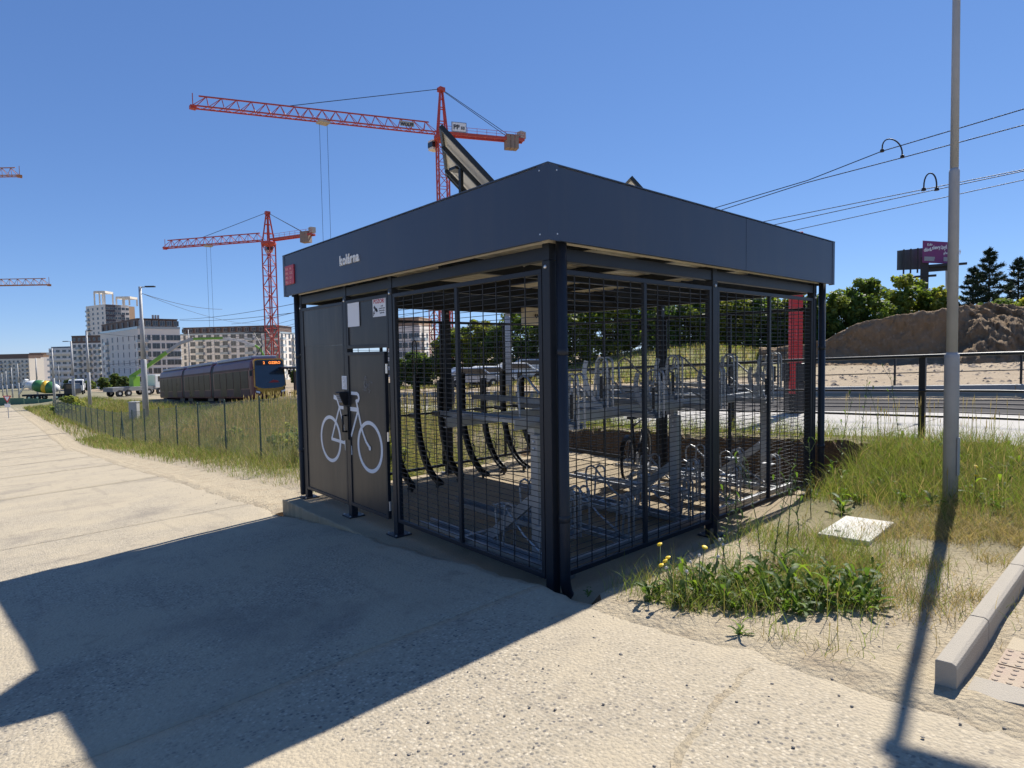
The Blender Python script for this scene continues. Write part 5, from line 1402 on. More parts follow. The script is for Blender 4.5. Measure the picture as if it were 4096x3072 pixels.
# ------------------------------------------------------------------ tower cranes
M['cweightd'] = mat('dark_counterweight', (0.25, 0.19, 0.155), 0.9, 0, 0.15, 1)
def zigzag(mb, a0, a1, b0, b1, n, w):
    for k in range(n):
        p0 = Vector(a0).lerp(Vector(a1), k / n); p1 = Vector(a0).lerp(Vector(a1), (k + 1) / n)
        q = Vector(b0).lerp(Vector(b1), (k + .5) / n); mb.bar(p0, q, w); mb.bar(q, p1, w)
def crane(label, base, zj, jib_end, cj_end, scale=1.0, m='cranered', sign=None, maker=None, trolley=.45, top_h=11.0, jib_h=2.0, hook=30, tie=.62):
    t = thing('tower_crane', label, 'tower crane', tuple(base), 0, 'tower cranes')
    o = Vector(base); H = zj - o.z
    J = Vector((jib_end.x - o.x, jib_end.y - o.y, 0)); Cj = Vector((cj_end.x - o.x, cj_end.y - o.y, 0)); d = J.normalized()
    s = Vector((-d.y, d.x, 0)); w = 1.05 * scale
    ms = MB(); cs = [d * w + s * w, d * w - s * w, -d * w - s * w, -d * w + s * w]
    for c in cs: ms.bar(c + Vector((0, 0, -2)), c + Vector((0, 0, H - 1.2)), .24 * scale)
    n = int((H + 2) / (2.4 * scale))
    for k in range(n):
        z0 = -2 + (H + .8) * k / n; z1 = -2 + (H + .8) * (k + 1) / n
        for i in range(4):
            a, b_ = cs[i], cs[(i + 1) % 4]
            if (k + i) % 2: a, b_ = b_, a
            ms.bar(a + Vector((0, 0, z0)), b_ + Vector((0, 0, z1)), .11 * scale); ms.bar(a + Vector((0, 0, z1)), b_ + Vector((0, 0, z1)), .10 * scale)
    ms.build('mast', M[m], t)
    Z = Vector((0, 0, 1))
    sl = MB(); sl.lathe((0, 0, H - 1.6), (0, 0, 1), [(0, 1.1 * scale), (.4, 1.7 * scale), (1.0, 1.7 * scale), (1.2, 1.3 * scale)], 16); sl.build('slewing_ring', M[m], t)
    cabp = d * 1.4 + s * (-2.0) + Z * (H - 2.9)
    cb_ = MB(); cb_.box((cabp.x - .8, cabp.y - .8, cabp.z), (cabp.x + .8, cabp.y + .8, cabp.z + 2.0)); cbo = cb_.build('cab', M['render_w'], t, bev=.1)
    MB().box((cabp.x - .83, cabp.y - .83, cabp.z + .5), (cabp.x + .83, cabp.y + .83, cabp.z + 1.6)).build('cab_glass', M['glassdark'], cbo)
    ap = MB(); apex = Z * (H + top_h)
    for c in cs: ap.bar(c * .9 + Z * (H - .6), c * .18 + apex, .26 * scale)
    for f in (.3, .6, .8):
        q = [(c * .9 + Z * (H - .6)).lerp(c * .18 + apex, f) for c in cs]
        for i in range(4): ap.bar(q[i], q[(i + 1) % 4], .16 * scale)
    ap.box((-.6, -.6, H + top_h - .5), (.6, .6, H + top_h + .3)); ap.build('tower_top', M[m], t)
    jb = MB(); L = J.length; hw = .75 * scale
    st = d * 1.2 + Z * H; en = J + Z * H
    tl = MB()
    jb.bar(st + s * hw, en + s * hw, .22 * scale); jb.bar(st - s * hw, en - s * hw, .22 * scale); jb.bar(st + Z * jib_h + d * 1.5, en + Z * jib_h - d * 1.0, .22 * scale)
    n = int(L / (2.6 * scale))
    zigzag(jb, st + s * hw, en + s * hw, st + Z * jib_h + d, en + Z * jib_h - d, n, .10 * scale); zigzag(jb, st - s * hw, en - s * hw, st + Z * jib_h + d, en + Z * jib_h - d, n, .10 * scale); zigzag(jb, st + s * hw, en + s * hw, st - s * hw, en - s * hw, n, .09 * scale)
    jb.bar(en - Z * .2, en + Z * (jib_h + .4), .12); jb.box((en.x - .5, en.y - .5, en.z - .4), (en.x + .5, en.y + .5, en.z + .2)); jb.build('jib', M[m], t)
    cj = MB(); ce = Cj + Z * H; cst = -d * .9 + Z * H
    for s_ in (-.8, .8): cj.bar(cst + s * s_, ce + s * s_, .25, .55)
    nn_ = max(4, int(Cj.length / 2))
    for k in range(nn_ + 1):
        p = cst.lerp(ce, k / nn_); cj.bar(p + s * .8, p - s * .8, .15); cj.bar(p + s * .95 + Z * .2, p + s * .95 + Z * 1.3, .06)
    cj.bar(cst + s * .95 + Z * 1.3, ce + s * .95 + Z * 1.3, .06); cj.bar(cst + s * .95 + Z * .75, ce + s * .95 + Z * .75, .05); cj.build('counter_jib', M[m], t)
    cd = Cj.normalized(); cwp = ce - cd * 2.6
    for k in range(3):
        q = cwp + cd * (k * .9 - .9); mb = MB(); mb.bar(q + s * .0 - Z * 1.9, q + Z * .9, .8, 1.9, up=s); mb.build('counterweight', M['cweightd'], t)
    wn_ = MB(); q = ce - cd * .4 + Z * .9; wn_.box((q.x - .7, q.y - .7, q.z - .5), (q.x + .7, q.y + .7, q.z + .9)); wn_.build('winch', M['cweight'], t)
    for f in (tie,): MB().bar(apex + d * .4, d * (L * f) + Z * (H + jib_h + .1), .10).build('tie_bar', M['wiredark'], t)
    for off in (-.5, .5): MB().bar(apex + s * off * .3, ce - cd * 3.0 + s * off + Z * .6, .09).build('stay_rope', M['wiredark'], t)
    tp = d * (L * trolley) + Z * (H - .5); tl.box((tp.x - 1.0, tp.y - 1.0, tp.z), (tp.x + 1.0, tp.y + 1.0, tp.z + .4)); tl.build('trolley', M['cweight'], t)
    for off in (-.7, .7): MB().bar(tp + d * off, tp + d * off - Z * hook, .05).build('hoist_rope', M['wiredark'], t)
    hk = tp - Z * (hook + .6); MB().box((hk.x - .8, hk.y - .3, hk.z), (hk.x + .8, hk.y + .3, hk.z + .7)).build('hook_block', M['black'], t)
    if sign:
        q = cst + cd * 2.4 + Z * 1.2
        ax = cd if cd.x * RX + cd.y * RY > 0 else -cd; nrm = Vector((ax.y, -ax.x, 0))
        if nrm.dot(Vector((FX, FY, 0))) > 0: nrm = -nrm
        pb = MB(); pb.bar(q - ax * 1.55 + nrm * 1.1, q + ax * 1.55 + nrm * 1.1, .12, 2.0); po = pb.build('sign_frame', M['tramroof'], t)
        pb = MB(); pb.bar(q - ax * 1.38 + nrm * 1.2, q + ax * 1.38 + nrm * 1.2, .06, 1.66); pb.build('sign_board', M['white'], po)
        R = Matrix((( ax.x, 0, nrm.x, 0), (ax.y, 0, nrm.y, 0), (0, 1, 0, 0), (0, 0, 0, 1)))
        me = textmesh('PP', 1.25, .02, 1.0, bold=.04); me.transform(Matrix.Translation(q - ax * 1.2 + nrm * 1.27 - Z * .45) @ R); obj('lettering', me, M['blackprint'], po)
        me = textmesh('53', .8, .02, 1.0, bold=.03); me.transform(Matrix.Translation(q + ax * .35 + nrm * 1.27 - Z * .45) @ R); obj('lettering', me, M['blackprint'], po)
        if maker:
            q = st + d * 6.0 + Z * .9; ax = -d if (-d).x * RX + (-d).y * RY > 0 else d; nrm = Vector((ax.y, -ax.x, 0))
            if nrm.dot(Vector((FX, FY, 0))) > 0: nrm = -nrm
            R = Matrix((( ax.x, 0, nrm.x, 0), (ax.y, 0, nrm.y, 0), (0, 1, 0, 0), (0, 0, 0, 1)))
            pb = MB(); pb.bar(q - ax * 1.4 + nrm * .8, q + ax * 1.4 + nrm * .8, .05, .95); po = pb.build('maker_board', M['cweight'], t)
            me = textmesh(maker, .85, .02, .9, 'CENTER', bold=.03); me.transform(Matrix.Translation(q + nrm * .86 - Z * .42) @ R); obj('lettering', me, M['blackprint'], po)
c0 = at(955, 289, 124); crane('tall red tower crane with PP53 sign behind the solar panel', (c0.x, c0.y, gz(c0.x, c0.y)), c0.z, at(417, 238, 109), at(1130, 300, 129), sign=True, maker='WOLFF', top_h=8.8, jib_h=2.0, hook=26, trolley=.51, tie=.64)
c0 = at(580, 519, 165); crane('smaller red tower crane behind the long white block', (c0.x, c0.y, gz(c0.x, c0.y)), c0.z, at(357, 538, 174), at(677, 506, 158), top_h=7.4, jib_h=2.1, hook=34, trolley=.57, m='cranered', scale=1.15, tie=.62)
c0 = at(-260, 385, 150); crane('crane jib tip at the upper left edge', (c0.x, c0.y, gz(c0.x, c0.y)), c0.z, at(44, 405, 150), at(-420, 380, 150), top_h=9, m='craneyel', trolley=.5, scale=.9, hook=10)
c0 = at(-300, 622, 190); crane('lower crane jib tip at the left edge above the far blocks', (c0.x, c0.y, gz(c0.x, c0.y)), c0.z, at(107, 626, 190), at(-420, 622, 190), top_h=9, m='craneyel', trolley=.5, hook=10)
c0 = at(938, 700, 185); crane('red crane mast seen low through the left mesh', (c0.x, c0.y, gz(c0.x, c0.y)), at(938, 560, 185).z, at(1100, 575, 170), at(880, 555, 190), top_h=7, trolley=.4, hook=6)

# ------------------------------------------------------------------ vehicles at left
M['truckwhite'] = mat('truck_white', (0.70, 0.70, 0.68), 0.35, 0, 0.05, 1)
M['mixgreen'] = mat('mixer_green', (0.05, 0.18, 0.06), 0.4, 0, 0.1, 1)
M['mixyel'] = mat('mixer_yellow', (0.75, 0.45, 0.03), 0.4, 0, 0.05, 1)
M['limegreen'] = mat('boom_green', (0.19, 0.40, 0.03), 0.4, 0, 0.1, 0.6)
wheel_me = MB().lathe((0, -.15, 0), (0, 1, 0), [(0, .28), (.01, .50), (.04, .52), (.26, .52), (.29, .50), (.30, .28)], 16).mesh('wheel'); wheel_me.materials.append(M['rubber'])
hub_me = MB().lathe((0, -.16, 0), (0, 1, 0), [(0, .20), (.32, .20)], 10).mesh('hub'); hub_me.materials.append(M['bolt'])
def wheels(t, xs_, y, z=.52, s=1.0):
    for x in xs_:
        for sy in (-1, 1):
            w = obj('wheel', wheel_me, None, t); w.location = (x, sy * y, z); w.scale = (s, s, s); obj('hub', hub_me, None, w)
def mixer(p, rz):
    t = thing('concrete_mixer_truck', 'concrete mixer truck with white, green and yellow drum at far left', 'truck', tuple(p), rz)
    MB().box((-4.6, -.45, .75), (4.2, .45, 1.1)).build('chassis', M['black'], t)
    wheels(t, (-3.0, -1.6, 1.7, 3.3), 1.0)
    tilt = math.radians(10); ax = Vector((math.cos(tilt), 0, -math.sin(tilt))); c = Vector((-4.0, 0, 3.0))
    prof = [(0, .55), (.5, .75), (2.0, 1.12), (3.4, 1.2), (4.6, 1.0), (5.4, .6), (5.6, .3)]
    def seg(a, b_, nm, m):
        ts_ = [a] + [q[0] for q in prof if a < q[0] < b_] + [b_]
        MB().lathe(c, ax, [(x, float(np.interp(x, [q[0] for q in prof], [q[1] for q in prof]))) for x in ts_], 24).build(nm, M[m], dr_, True)
    dr_ = MB().lathe(c, ax, [(.002, .5), (5.4, .3)], 12).build('drum', M['truckwhite'], t)
    seg(0, 1.5, 'drum_shell', 'truckwhite'); seg(1.5, 3.1, 'drum_shell', 'mixgreen'); seg(3.1, 3.8, 'drum_shell', 'mixyel'); seg(3.8, 4.9, 'drum_shell', 'mixgreen'); seg(4.9, 5.6, 'drum_shell', 'truckwhite')
    ch = MB(); ch.bar((-4.4, 0, 2.5), (-5.3, 0, 1.2), .5, .12); ch.bar((-3.9, 0, 3.9), (-4.4, 0, 2.9), .9, .3); ch.build('chute', M['truckwhite'], t)
    cbm = MB(); cbm.prism([(2.9, 1.0), (4.7, 1.0), (4.75, 2.0), (4.55, 3.0), (2.9, 3.05)], -1.15, 1.15, 'y'); cbo = cbm.build('cab', M['black'], t, bev=.08)
    MB().box((3.4, -1.17, 2.05), (4.4, -1.155, 2.8)).build('side_window', M['glassdark'], cbo); MB().box((3.4, 1.155, 2.05), (4.4, 1.17, 2.8)).build('side_window', M['glassdark'], cbo)
    f = MB(); f.hexa([(4.74, -1.0, 2.0), (4.77, -1.0, 2.0), (4.77, 1.0, 2.0), (4.74, 1.0, 2.0), (4.56, -1.0, 2.9), (4.60, -1.0, 2.9), (4.60, 1.0, 2.9), (4.56, 1.0, 2.9)]); f.build('windscreen', M['glassdark'], cbo)
mixer(onground(110, 112, 862), -TH + math.radians(8))
def lorry(p, rz, label):
    t = thing('white_lorry', label, 'truck', tuple(p), rz)
    cbm = MB(); cbm.prism([(-1.0, .8), (1.0, .8), (1.05, 1.9), (.85, 3.0), (-1.0, 3.05)], -1.2, 1.2, 'y'); cbo = cbm.build('cab', M['truckwhite'], t, bev=.12)
    f = MB(); f.hexa([(1.06, -1.05, 1.9), (1.08, -1.05, 1.9), (1.08, 1.05, 1.9), (1.06, 1.05, 1.9), (.88, -1.05, 2.8), (.92, -1.05, 2.8), (.92, 1.05, 2.8), (.88, 1.05, 2.8)]); f.build('windscreen', M['glassdark'], cbo)
    for s in (-1, 1): MB().box((-.2, s * 1.205 - .01, 1.9), (.8, s * 1.205 + .01, 2.7)).build('side_window', M['glassdark'], cbo)
    MB().box((1.0, -1.2, .45), (1.12, 1.2, .85)).build('bumper', M['black'], t)
    MB().box((-5.5, -1.2, 1.0), (-1.1, 1.2, 1.25)).build('bed', M['black'], t); MB().box((-5.5, -1.2, 1.26), (-1.2, 1.2, 2.1)).build('load_box', M['greyclad'], t)
    wheels(t, (-4.2, .2), 1.0)
lorry(onground(166, 120, 850), -TH + math.radians(-58), 'white lorry cab facing the viewer beside the mixer')
# concrete pump with green boom
pp = onground(292, 90, 850)
pm = thing('concrete_pump', 'white concrete pump truck with raised lime green boom behind the tall mast', 'truck', tuple(pp), math.radians(25))
MB().box((-4.0, -1.1, .8), (4.0, 1.1, 1.4)).build('chassis', M['greyclad'], pm)
cbm = MB(); cbm.prism([(2.4, 1.0), (4.4, 1.0), (4.45, 2.0), (4.25, 3.0), (2.4, 3.05)], -1.2, 1.2, 'y'); cbo = cbm.build('cab', M['truckwhite'], pm, bev=.1)
MB().box((2.9, -1.22, 2.0), (4.1, -1.205, 2.8)).build('side_window', M['glassdark'], cbo)
wheels(pm, (-3.0, -1.7, 1.4, 3.2), 1.0)
MB().box((-.5, -.5, 1.4), (.5, .5, 2.9)).build('turret', M['limegreen'], pm)
PR = Matrix.Rotation(-math.radians(25), 3, 'Z')
def boom(pts, m, w0, w1):
    mb = MB()
    for k, (a, b_) in enumerate(zip(pts[:-1], pts[1:])): mb.bar(PR @ (Vector(a) - pp), PR @ (Vector(b_) - pp), w0, w0 * 1.3)
    mb.build('boom_arm', M[m], pm)
boom([pp + Vector((0, 0, 2.6)), at(282, 815, 90), at(318, 792, 90), at(361, 761, 90)], 'limegreen', .38, .5)
boom([at(361, 761, 90), at(390, 741, 90), at(418, 732, 90)], 'lamp', .35, .3)
boom([at(418, 732, 90), at(450, 731, 90), at(482, 730, 90)], 'limegreen', .28, .3)
boom([at(482, 730, 90), at(515, 735, 90), at(551, 746, 90)], 'render_w', .24, .3)
boom([at(551, 746, 90), at(562, 754, 90), at(572, 772, 90)], 'limegreen', .20, .3)
# cars
def car(label, p, rz, col):
    t = thing('parked_car', label, 'car', tuple(p), rz, 'parked cars')
    bd = MB(); bd.prism([(-2.1, .35), (2.1, .35), (2.15, .75), (1.2, .95), (.6, 1.42), (-1.2, 1.45), (-1.95, 1.0), (-2.15, .8)], -.85, .85, 'y'); bo = bd.build('body', M[col], t, bev=.08)
    for s in (-1, 1): MB().prism([(-1.5, 1.0), (.95, .98), (.5, 1.34), (-1.1, 1.36)], s * .855 - .01, s * .855 + .01, 'y').build('side_window', M['glassdark'], bo)
    f = MB(); f.hexa([(1.16, -.7, .99), (1.19, -.7, .99), (1.19, .7, .99), (1.16, .7, .99), (.62, -.65, 1.38), (.66, -.65, 1.38), (.66, .65, 1.38), (.62, .65, 1.38)]); f.build('windscreen', M['glassdark'], bo)
    wheels(t, (-1.35, 1.35), .78, .32, .6)
M['carsilver'] = mat('car_silver', (0.45, 0.46, 0.48), 0.3, 0.5, 0.05)
for xd, dp, col, a, lab in ((1020, 44, 'carsilver', 20, 'silver car left of the pale pole behind the shelter'), (1062, 46, 'truckwhite', 15, 'white car seen through the mesh left of the pale pole'),
                            (1120, 47, 'truckwhite', 10, 'white car seen through the mesh right of the pale pole'), (233, 165, 'carsilver', 10, 'tiny grey car left of the concrete pump'), (1155, 50, 'carsilver', 5, 'silver car half hidden by the near post')):
    car(lab, onground(xd, dp, 830), -TH + math.radians(a), col)
# give-way sign at the far left
yp = onground(17, 62, 870)
ys_ = thing('give_way_sign', 'red and white triangular give-way sign at the left edge', 'sign', tuple(yp), -TH)
MB().lathe((0, 0, -.3), (0, 0, 1), [(0, .04), (2.6, .04)], 8).build('post', M['lamp'], ys_)
MB().prism([(-.45, 2.35), (0, 1.6), (.45, 2.35)][::-1], -.06, -.045, 'y').build('plate', M['redsteel'], ys_)
MB().prism([(-.28, 2.26), (0, 1.79), (.28, 2.26)][::-1], -.07, -.061, 'y').build('plate_centre', M['white'], ys_)
MB().box((-.3, -.06, 1.15), (.3, -.045, 1.5)).build('sub_plate', M['white'], ys_)
# green site hoarding
hb_ = thing('site_hoarding', 'low green construction hoarding at far left beyond the fence', 'hoarding', tuple(onground(40, 105, 860)), -TH)
for k in range(7): MB().box((-9 + k * 2.5, -.03, -.2), (-9 + k * 2.5 + 2.44, .03, 1.5 - k * .12)).build('board', M['mixgreen'] if k % 2 else M['limegreen'].copy(), hb_)
M['hoard'] = mat('hoarding_green', (0.07, 0.16, 0.10), 0.6, 0, 0.15, 0.6)
for c in hb_.children: c.data.materials[0] = M['hoard']
# street trees left
for k, (xd, yt, dp, w, lab) in enumerate(((265, 812, 150, 26, 'small street tree in front of the white corner block'), (222, 815, 160, 24, 'small street tree left of the white corner block'), (190, 822, 170, 24, 'small street tree behind the lorries'),
                                          (150, 818, 180, 30, 'small street tree behind the mixer'), (96, 822, 200, 26, 'small street tree near the far masts'), (634, 800, 120, 16, 'small dark tree behind the stop shelter'), (245, 806, 165, 22, 'dark street tree at the base of the white corner block'))):
    tree_at(lab, xd, yt, dp, w, n=1500, base=(.05, .075, .025), seed=80 + k, low=.2, leaf=.5, group='street trees')
# ------------------------------------------------------------------ grass
def blades(P, h, w, lean, C, r=rng, droop=.6):
    """curved blades, three quads each; P (n,3) roots; returns verts, cols"""
    n = len(P); a = r.random(n) * 6.283
    d = np.stack([np.cos(a), np.sin(a), np.zeros(n)], 1); side = np.stack([-np.sin(a), np.cos(a), np.zeros(n)], 1)
    b2 = a + r.normal(size=n) * .8; side = np.stack([np.cos(b2), np.sin(b2), np.zeros(n)], 1)
    ts = (0, .4, .75, 1.0); ws = (1.0, .85, .55, .08)
    ctr = [P + np.array([0, 0, 1]) * (h * t * (1 - droop * .35 * lean * t * t))[:, None] + d * (h * lean * t * t)[:, None] for t in ts]
    q = []
    for k in range(3):
        q.append(np.stack([ctr[k] - side * (w * ws[k] / 2)[:, None], ctr[k] + side * (w * ws[k] / 2)[:, None], ctr[k + 1] + side * (w * ws[k + 1] / 2)[:, None], ctr[k + 1] - side * (w * ws[k + 1] / 2)[:, None]], 1))
    V = np.stack(q, 1).reshape(-1, 3)
    return V, np.repeat(C, 3, 0)
GREEN, OLIVE, STRAW = np.array([.19, .26, .045]), np.array([.225, .215, .070]), np.array([.40, .315, .155])
def tint(n, g, o, s, r=rng):
    k = r.random(n); base = np.where((k < g)[:, None], GREEN, np.where((k < g + o)[:, None], OLIVE, STRAW))
    return base * (.6 + .8 * r.random((n, 1)))
def inpit(x, y): return (x > -.3) & (x < 5.6) & (y > -.36) & (y < 5.3)
def patch(name, label, n, x0, x1, y0, y1, h0, h1, w, mixc, lean=.5, dens=None, thresh=None, seed=0, clump=None, cat='grass'):
    r = np.random.default_rng(100 + seed)
    x = x0 + (x1 - x0) * r.random(n); y = y0 + (y1 - y0) * r.random(n)
    if clump:
        cx = x0 + (x1 - x0) * r.random(clump); cy = y0 + (y1 - y0) * r.random(clump); k = r.integers(0, clump, n)
        sp = .10 + .25 * r.random(clump); x = np.where(r.random(n) < .7, cx[k] + r.normal(size=n) * sp[k], x); y = np.where(np.abs(x - cx[k]) < 3 * sp[k], cy[k] + r.normal(size=n) * sp[k], y)
    keep = ~inpit(x, y) & (x > x0) & (x < x1)
    if dens is not None: keep &= r.random(n) < dens(x, y)
    x, y = x[keep], y[keep]; n = len(x)
    P = np.stack([x, y, ground(x, y) - .02], 1)
    dist = np.hypot(x - CAM.x, y - CAM.y)
    h = h0 + (h1 - h0) * r.random(n) ** 1.4; ww = np.maximum(w, dist * .00045) * (.7 + .6 * r.random(n))
    V, C = blades(P, h, ww, lean * (.3 + r.random(n)), tint(n, *mixc, r=r), r)
    tag(obj(name, arrmesh(name, V, 4, C), M['grass']), label, cat, kind='stuff')
nz = lambda x, y, s, o=0: wob(x, y, s, o) * .5 + .5
E1 = lambda x: smooth(.9, 2.3, x)
patch('meadow_grass', 'tall dry meadow grass behind the chain-link fence', 60000, 2.1, 7.0, 5.4, 34, .18, .62, .006, (.30, .40, .30), .6, lambda x, y: .35 + .65 * nz(x, y, .8), seed=1, clump=900)
patch('meadow_grass', 'far meadow grass in front of the tram', 22000, 2.1, 8.2, 34, 75, .15, .5, .01, (.30, .42, .28), .4, seed=2)
patch('verge_grass', 'green grass along the outside of the fence', 26000, .7, 2.5, 6.3, 40, .10, .42, .006, (.50, .30, .20), .7, lambda x, y: smooth(.8 - .02 * y, 2.0, x + .4 * (nz(x, y, 1.7) - .5)), seed=3, clump=500)
patch('verge_grass', 'far verge grass towards the give-way sign', 14000, .9, 9, 40, 110, .2, .6, .02, (.45, .35, .2), .5, seed=4)
patch('rough_grass', 'patchy short grass behind the shelter', 16000, .7, 6.7, 5.3, 13, .05, .26, .006, (.62, .25, .13), .8, lambda x, y: smooth(.42, .75, nz(x, y, 1.4, 2)), seed=5)
patch('bank_grass', 'tall seeding grass along the platform edge', 15000, 5.2, 6.75, -7, 6.2, .08, .40, .005, (.62, .28, .10), .6, lambda x, y: .55 + .45 * nz(x, y, 1.1, 4), seed=6, clump=260)
patch('weedy_grass', 'mixed green and dry grass around the lamp post', 62000, 2.6, 5.7, -5.0, -.30, .06, .36, .0042, (.62, .24, .14), .7, lambda x, y: (.10 + .90 * smooth(3.0, 4.3, x)) * smooth(.25, .6, nz(x, y, 1.2, 1) + .25 * smooth(3.2, 4.6, x)), seed=7, clump=420)
patch('dry_grass', 'short straw-coloured dry grass between cover and kerb', 32000, .55, 3.8, -2.30, -1.2, .03, .15, .0032, (.08, .25, .67), .9, lambda x, y: smooth(.45, 1.3, x) * smooth(.30, .62, nz(x, y, 2.1, 6)), seed=8, clump=260)
patch('dry_grass', 'thin straw around the weed cluster', 9000, -.05, 2.2, -2.0, -.45, .03, .17, .003, (.25, .35, .40), .9, lambda x, y: smooth(.35, .7, nz(x, y, 2.6, 3)), seed=9, clump=160)
patch('cluster_grass', 'green grass growing through the weed cluster by the slab', 8000, .05, 2.1, -1.75, -.5, .06, .28, .0034, (.75, .15, .10), .7, lambda x, y: smooth(.3, .55, nz(x, y, 2.2, 8)), seed=12, clump=150)
patch('edge_grass', 'grass tufts beside the shelter back corner', 5000, 1.0, 2.4, 5.25, 6.6, .08, .35, .005, (.6, .25, .15), .7, seed=10, clump=60)
patch('hill_grass', 'rough grass on the rise beyond the tracks', 30000, 24, 62, 16, 50, .15, .4, .05, (.35, .40, .25), .5, seed=11)

# seed heads on tall stalks by the platform: fine stems with feathery tops
def seedheads(name, label, n, x0, x1, y0, y1, h0, h1, seed):
    r = np.random.default_rng(seed); x = x0 + (x1 - x0) * r.random(n); y = y0 + (y1 - y0) * r.random(n); k = ~inpit(x, y); x, y = x[k], y[k]; n = len(x)
    P = np.stack([x, y, ground(x, y)], 1); h = h0 + (h1 - h0) * r.random(n); a = r.random(n) * 6.283; l = .08 * r.random(n)
    T = P + np.stack([np.cos(a) * h * l, np.sin(a) * h * l, h], 1); s = np.tile(np.array([[RX, RY, 0]]), (n, 1))
    w = np.maximum(.0025, np.hypot(x - CAM.x, y - CAM.y) * .0003)[:, None]
    q1 = np.stack([P - s * w, P + s * w, T + s * w * .7, T - s * w * .7], 1)
    hd = (T - P) * .22; q2 = np.stack([T - hd * .3, T + hd * .35 + s * w * 2.0, T + hd, T + hd * .35 - s * w * 2.0], 1)
    V = np.concatenate([q1, q2]).reshape(-1, 3); C = np.concatenate([np.tile(OLIVE * 1.1, (n, 1)), np.tile(STRAW * .8, (n, 1))]) * (.7 + .6 * r.random((2 * n, 1)))
    tag(obj(name, arrmesh(name, V, 4, C), M['grass']), label, 'grass', kind='stuff')
seedheads('grass_stalks', 'seeding grass stalks against the pale platform', 170, 5.4, 6.7, -5, .2, .30, .58, 31)
seedheads('grass_stalks', 'seeding grass stalks around the lamp post', 130, 3.2, 5.4, -4.0, -.6, .25, .45, 32)
seedheads('grass_stalks', 'seeding stalks among the meadow behind the fence', 1800, 2.3, 8, 5.5, 26, .45, .8, 33)
seedheads('grass_stalks', 'thin dry stalks at the edge of the weed cluster', 50, .1, 2.2, -2.1, -.9, .08, .2, 34)

# ------------------------------------------------------------------ leafy weeds
def leaf_shape(L, W, teeth, curl, seed):
    r = random.Random(seed); n = teeth * 2; vs = []; fs = []
    for k in range(n + 1):
        t = k / n
        env = (math.sin(math.pi * min(1, t * .95 + .05)) ** .7) * (.45 + .75 * t) if t < .97 else .05
        wd = .78 * W * env * (1.0 if k % 2 == 0 else .62) * (.85 + .3 * r.random()) + .003
        z = L * (.55 * t - curl * t * t); y = L * t * (1 - .18 * t)
        fold = wd * .35
        vs += [(-wd, y - (.02 * L if k % 2 == 0 else 0), z + fold), (0, y, z), (wd, y - (.02 * L if k % 2 == 0 else 0), z + fold)]
    for k in range(n):
        i = k * 3; fs += [(i, i + 1, i + 4, i + 3), (i + 1, i + 2, i + 5, i + 4)]
    me = bpy.data.meshes.new('leaf'); me.from_pydata(vs, [], fs); me.update()
    q_ = r.random(); c = (.075 + .13 * q_, .14 + .17 * q_, .03 + .012 * q_)
    a = me.attributes.new('Col', 'FLOAT_COLOR', 'POINT'); a.data.foreach_set('color', np.tile(np.array([*c, 1], np.float32), (len(vs), 1)).ravel())
    me.materials.append(M['leaf']); 
    for p in me.polygons: p.use_smooth = True
    return me
LEAVES = [leaf_shape(.14, .022, 6, .3, 11), leaf_shape(.24, .026, 8, .45, 12), leaf_shape(.12, .03, 4, .6, 13), leaf_shape(.22, .034, 6, .35, 1), leaf_shape(.18, .028, 5, .15, 2), leaf_shape(.26, .036, 7, .55, 3), leaf_shape(.15, .030, 4, .5, 4), leaf_shape(.20, .040, 5, .25, 5)]
stemmat = mat('weed_stem', (0.10, 0.13, 0.05), 0.7, 0, 0.2, 20)
flower_me = MB().lathe((0, 0, 0), (0, 0, 1), [(0, .006), (.006, .017), (.012, .019), (.017, .012), (.018, .004)], 10).mesh('flower'); flower_me.materials.append(M['petal'])
seed_me = MB().lathe((0, 0, 0), (0, 0, 1), [(0, .004), (.008, .010), (.018, .008), (.022, .002)], 8).mesh('seed_head'); seed_me.materials.append(M['mulch'])
wr_ = random.Random(17)
def rosette(label, x, y, s, nl, flowers=0, seeds=0, group='broad-leaved weeds by the shelter'):
    t = thing('leafy_weed', label, 'weed', (x, y, gz(x, y) - .01), wr_.random() * 6.28, group)
    for k in range(nl):
        o = obj('leaf', LEAVES[wr_.randrange(8)], None, t); sc_ = s * wr_.uniform(.6, 1.15); o.scale = (sc_, sc_, sc_ * wr_.uniform(.7, 1.6))
        o.location = (wr_.uniform(-.03, .03) * s, wr_.uniform(-.03, .03) * s, wr_.uniform(0, .10) * s * (k / nl) * 2)
        o.rotation_euler = (wr_.uniform(-.1, .75), wr_.uniform(-.25, .25), k * 2.4 + wr_.uniform(-.4, .4))
    for k in range(flowers + seeds):
        a = wr_.random() * 6.28; h = wr_.uniform(.22, .36) * (.8 + .3 * s); d = wr_.uniform(.02, .10)
        top = (d * math.cos(a), d * math.sin(a), h)
        st = MB().tube([(0, 0, 0), (top[0] * .4, top[1] * .4, h * .5), top], .003, 5).build('stem', stemmat, t, True)
        o = obj('flower' if k < flowers else 'seed_head', flower_me if k < flowers else seed_me, None, t); o.location = top; o.rotation_euler = (wr_.uniform(-.5, .5), wr_.uniform(-.5, .5), 0)
    return t
def gplan(xd, yd):
    """plan point where the view ray meets the sloping ground"""
    d = at(xd, yd, 1.0) - CAM; t = 1.0
    for _ in range(60):
        p = CAM + d * t; e = p.z - PZ(p.x, p.y); t += e / (-d.z + .06) * .7
    p = CAM + d * t; return p.x, p.y
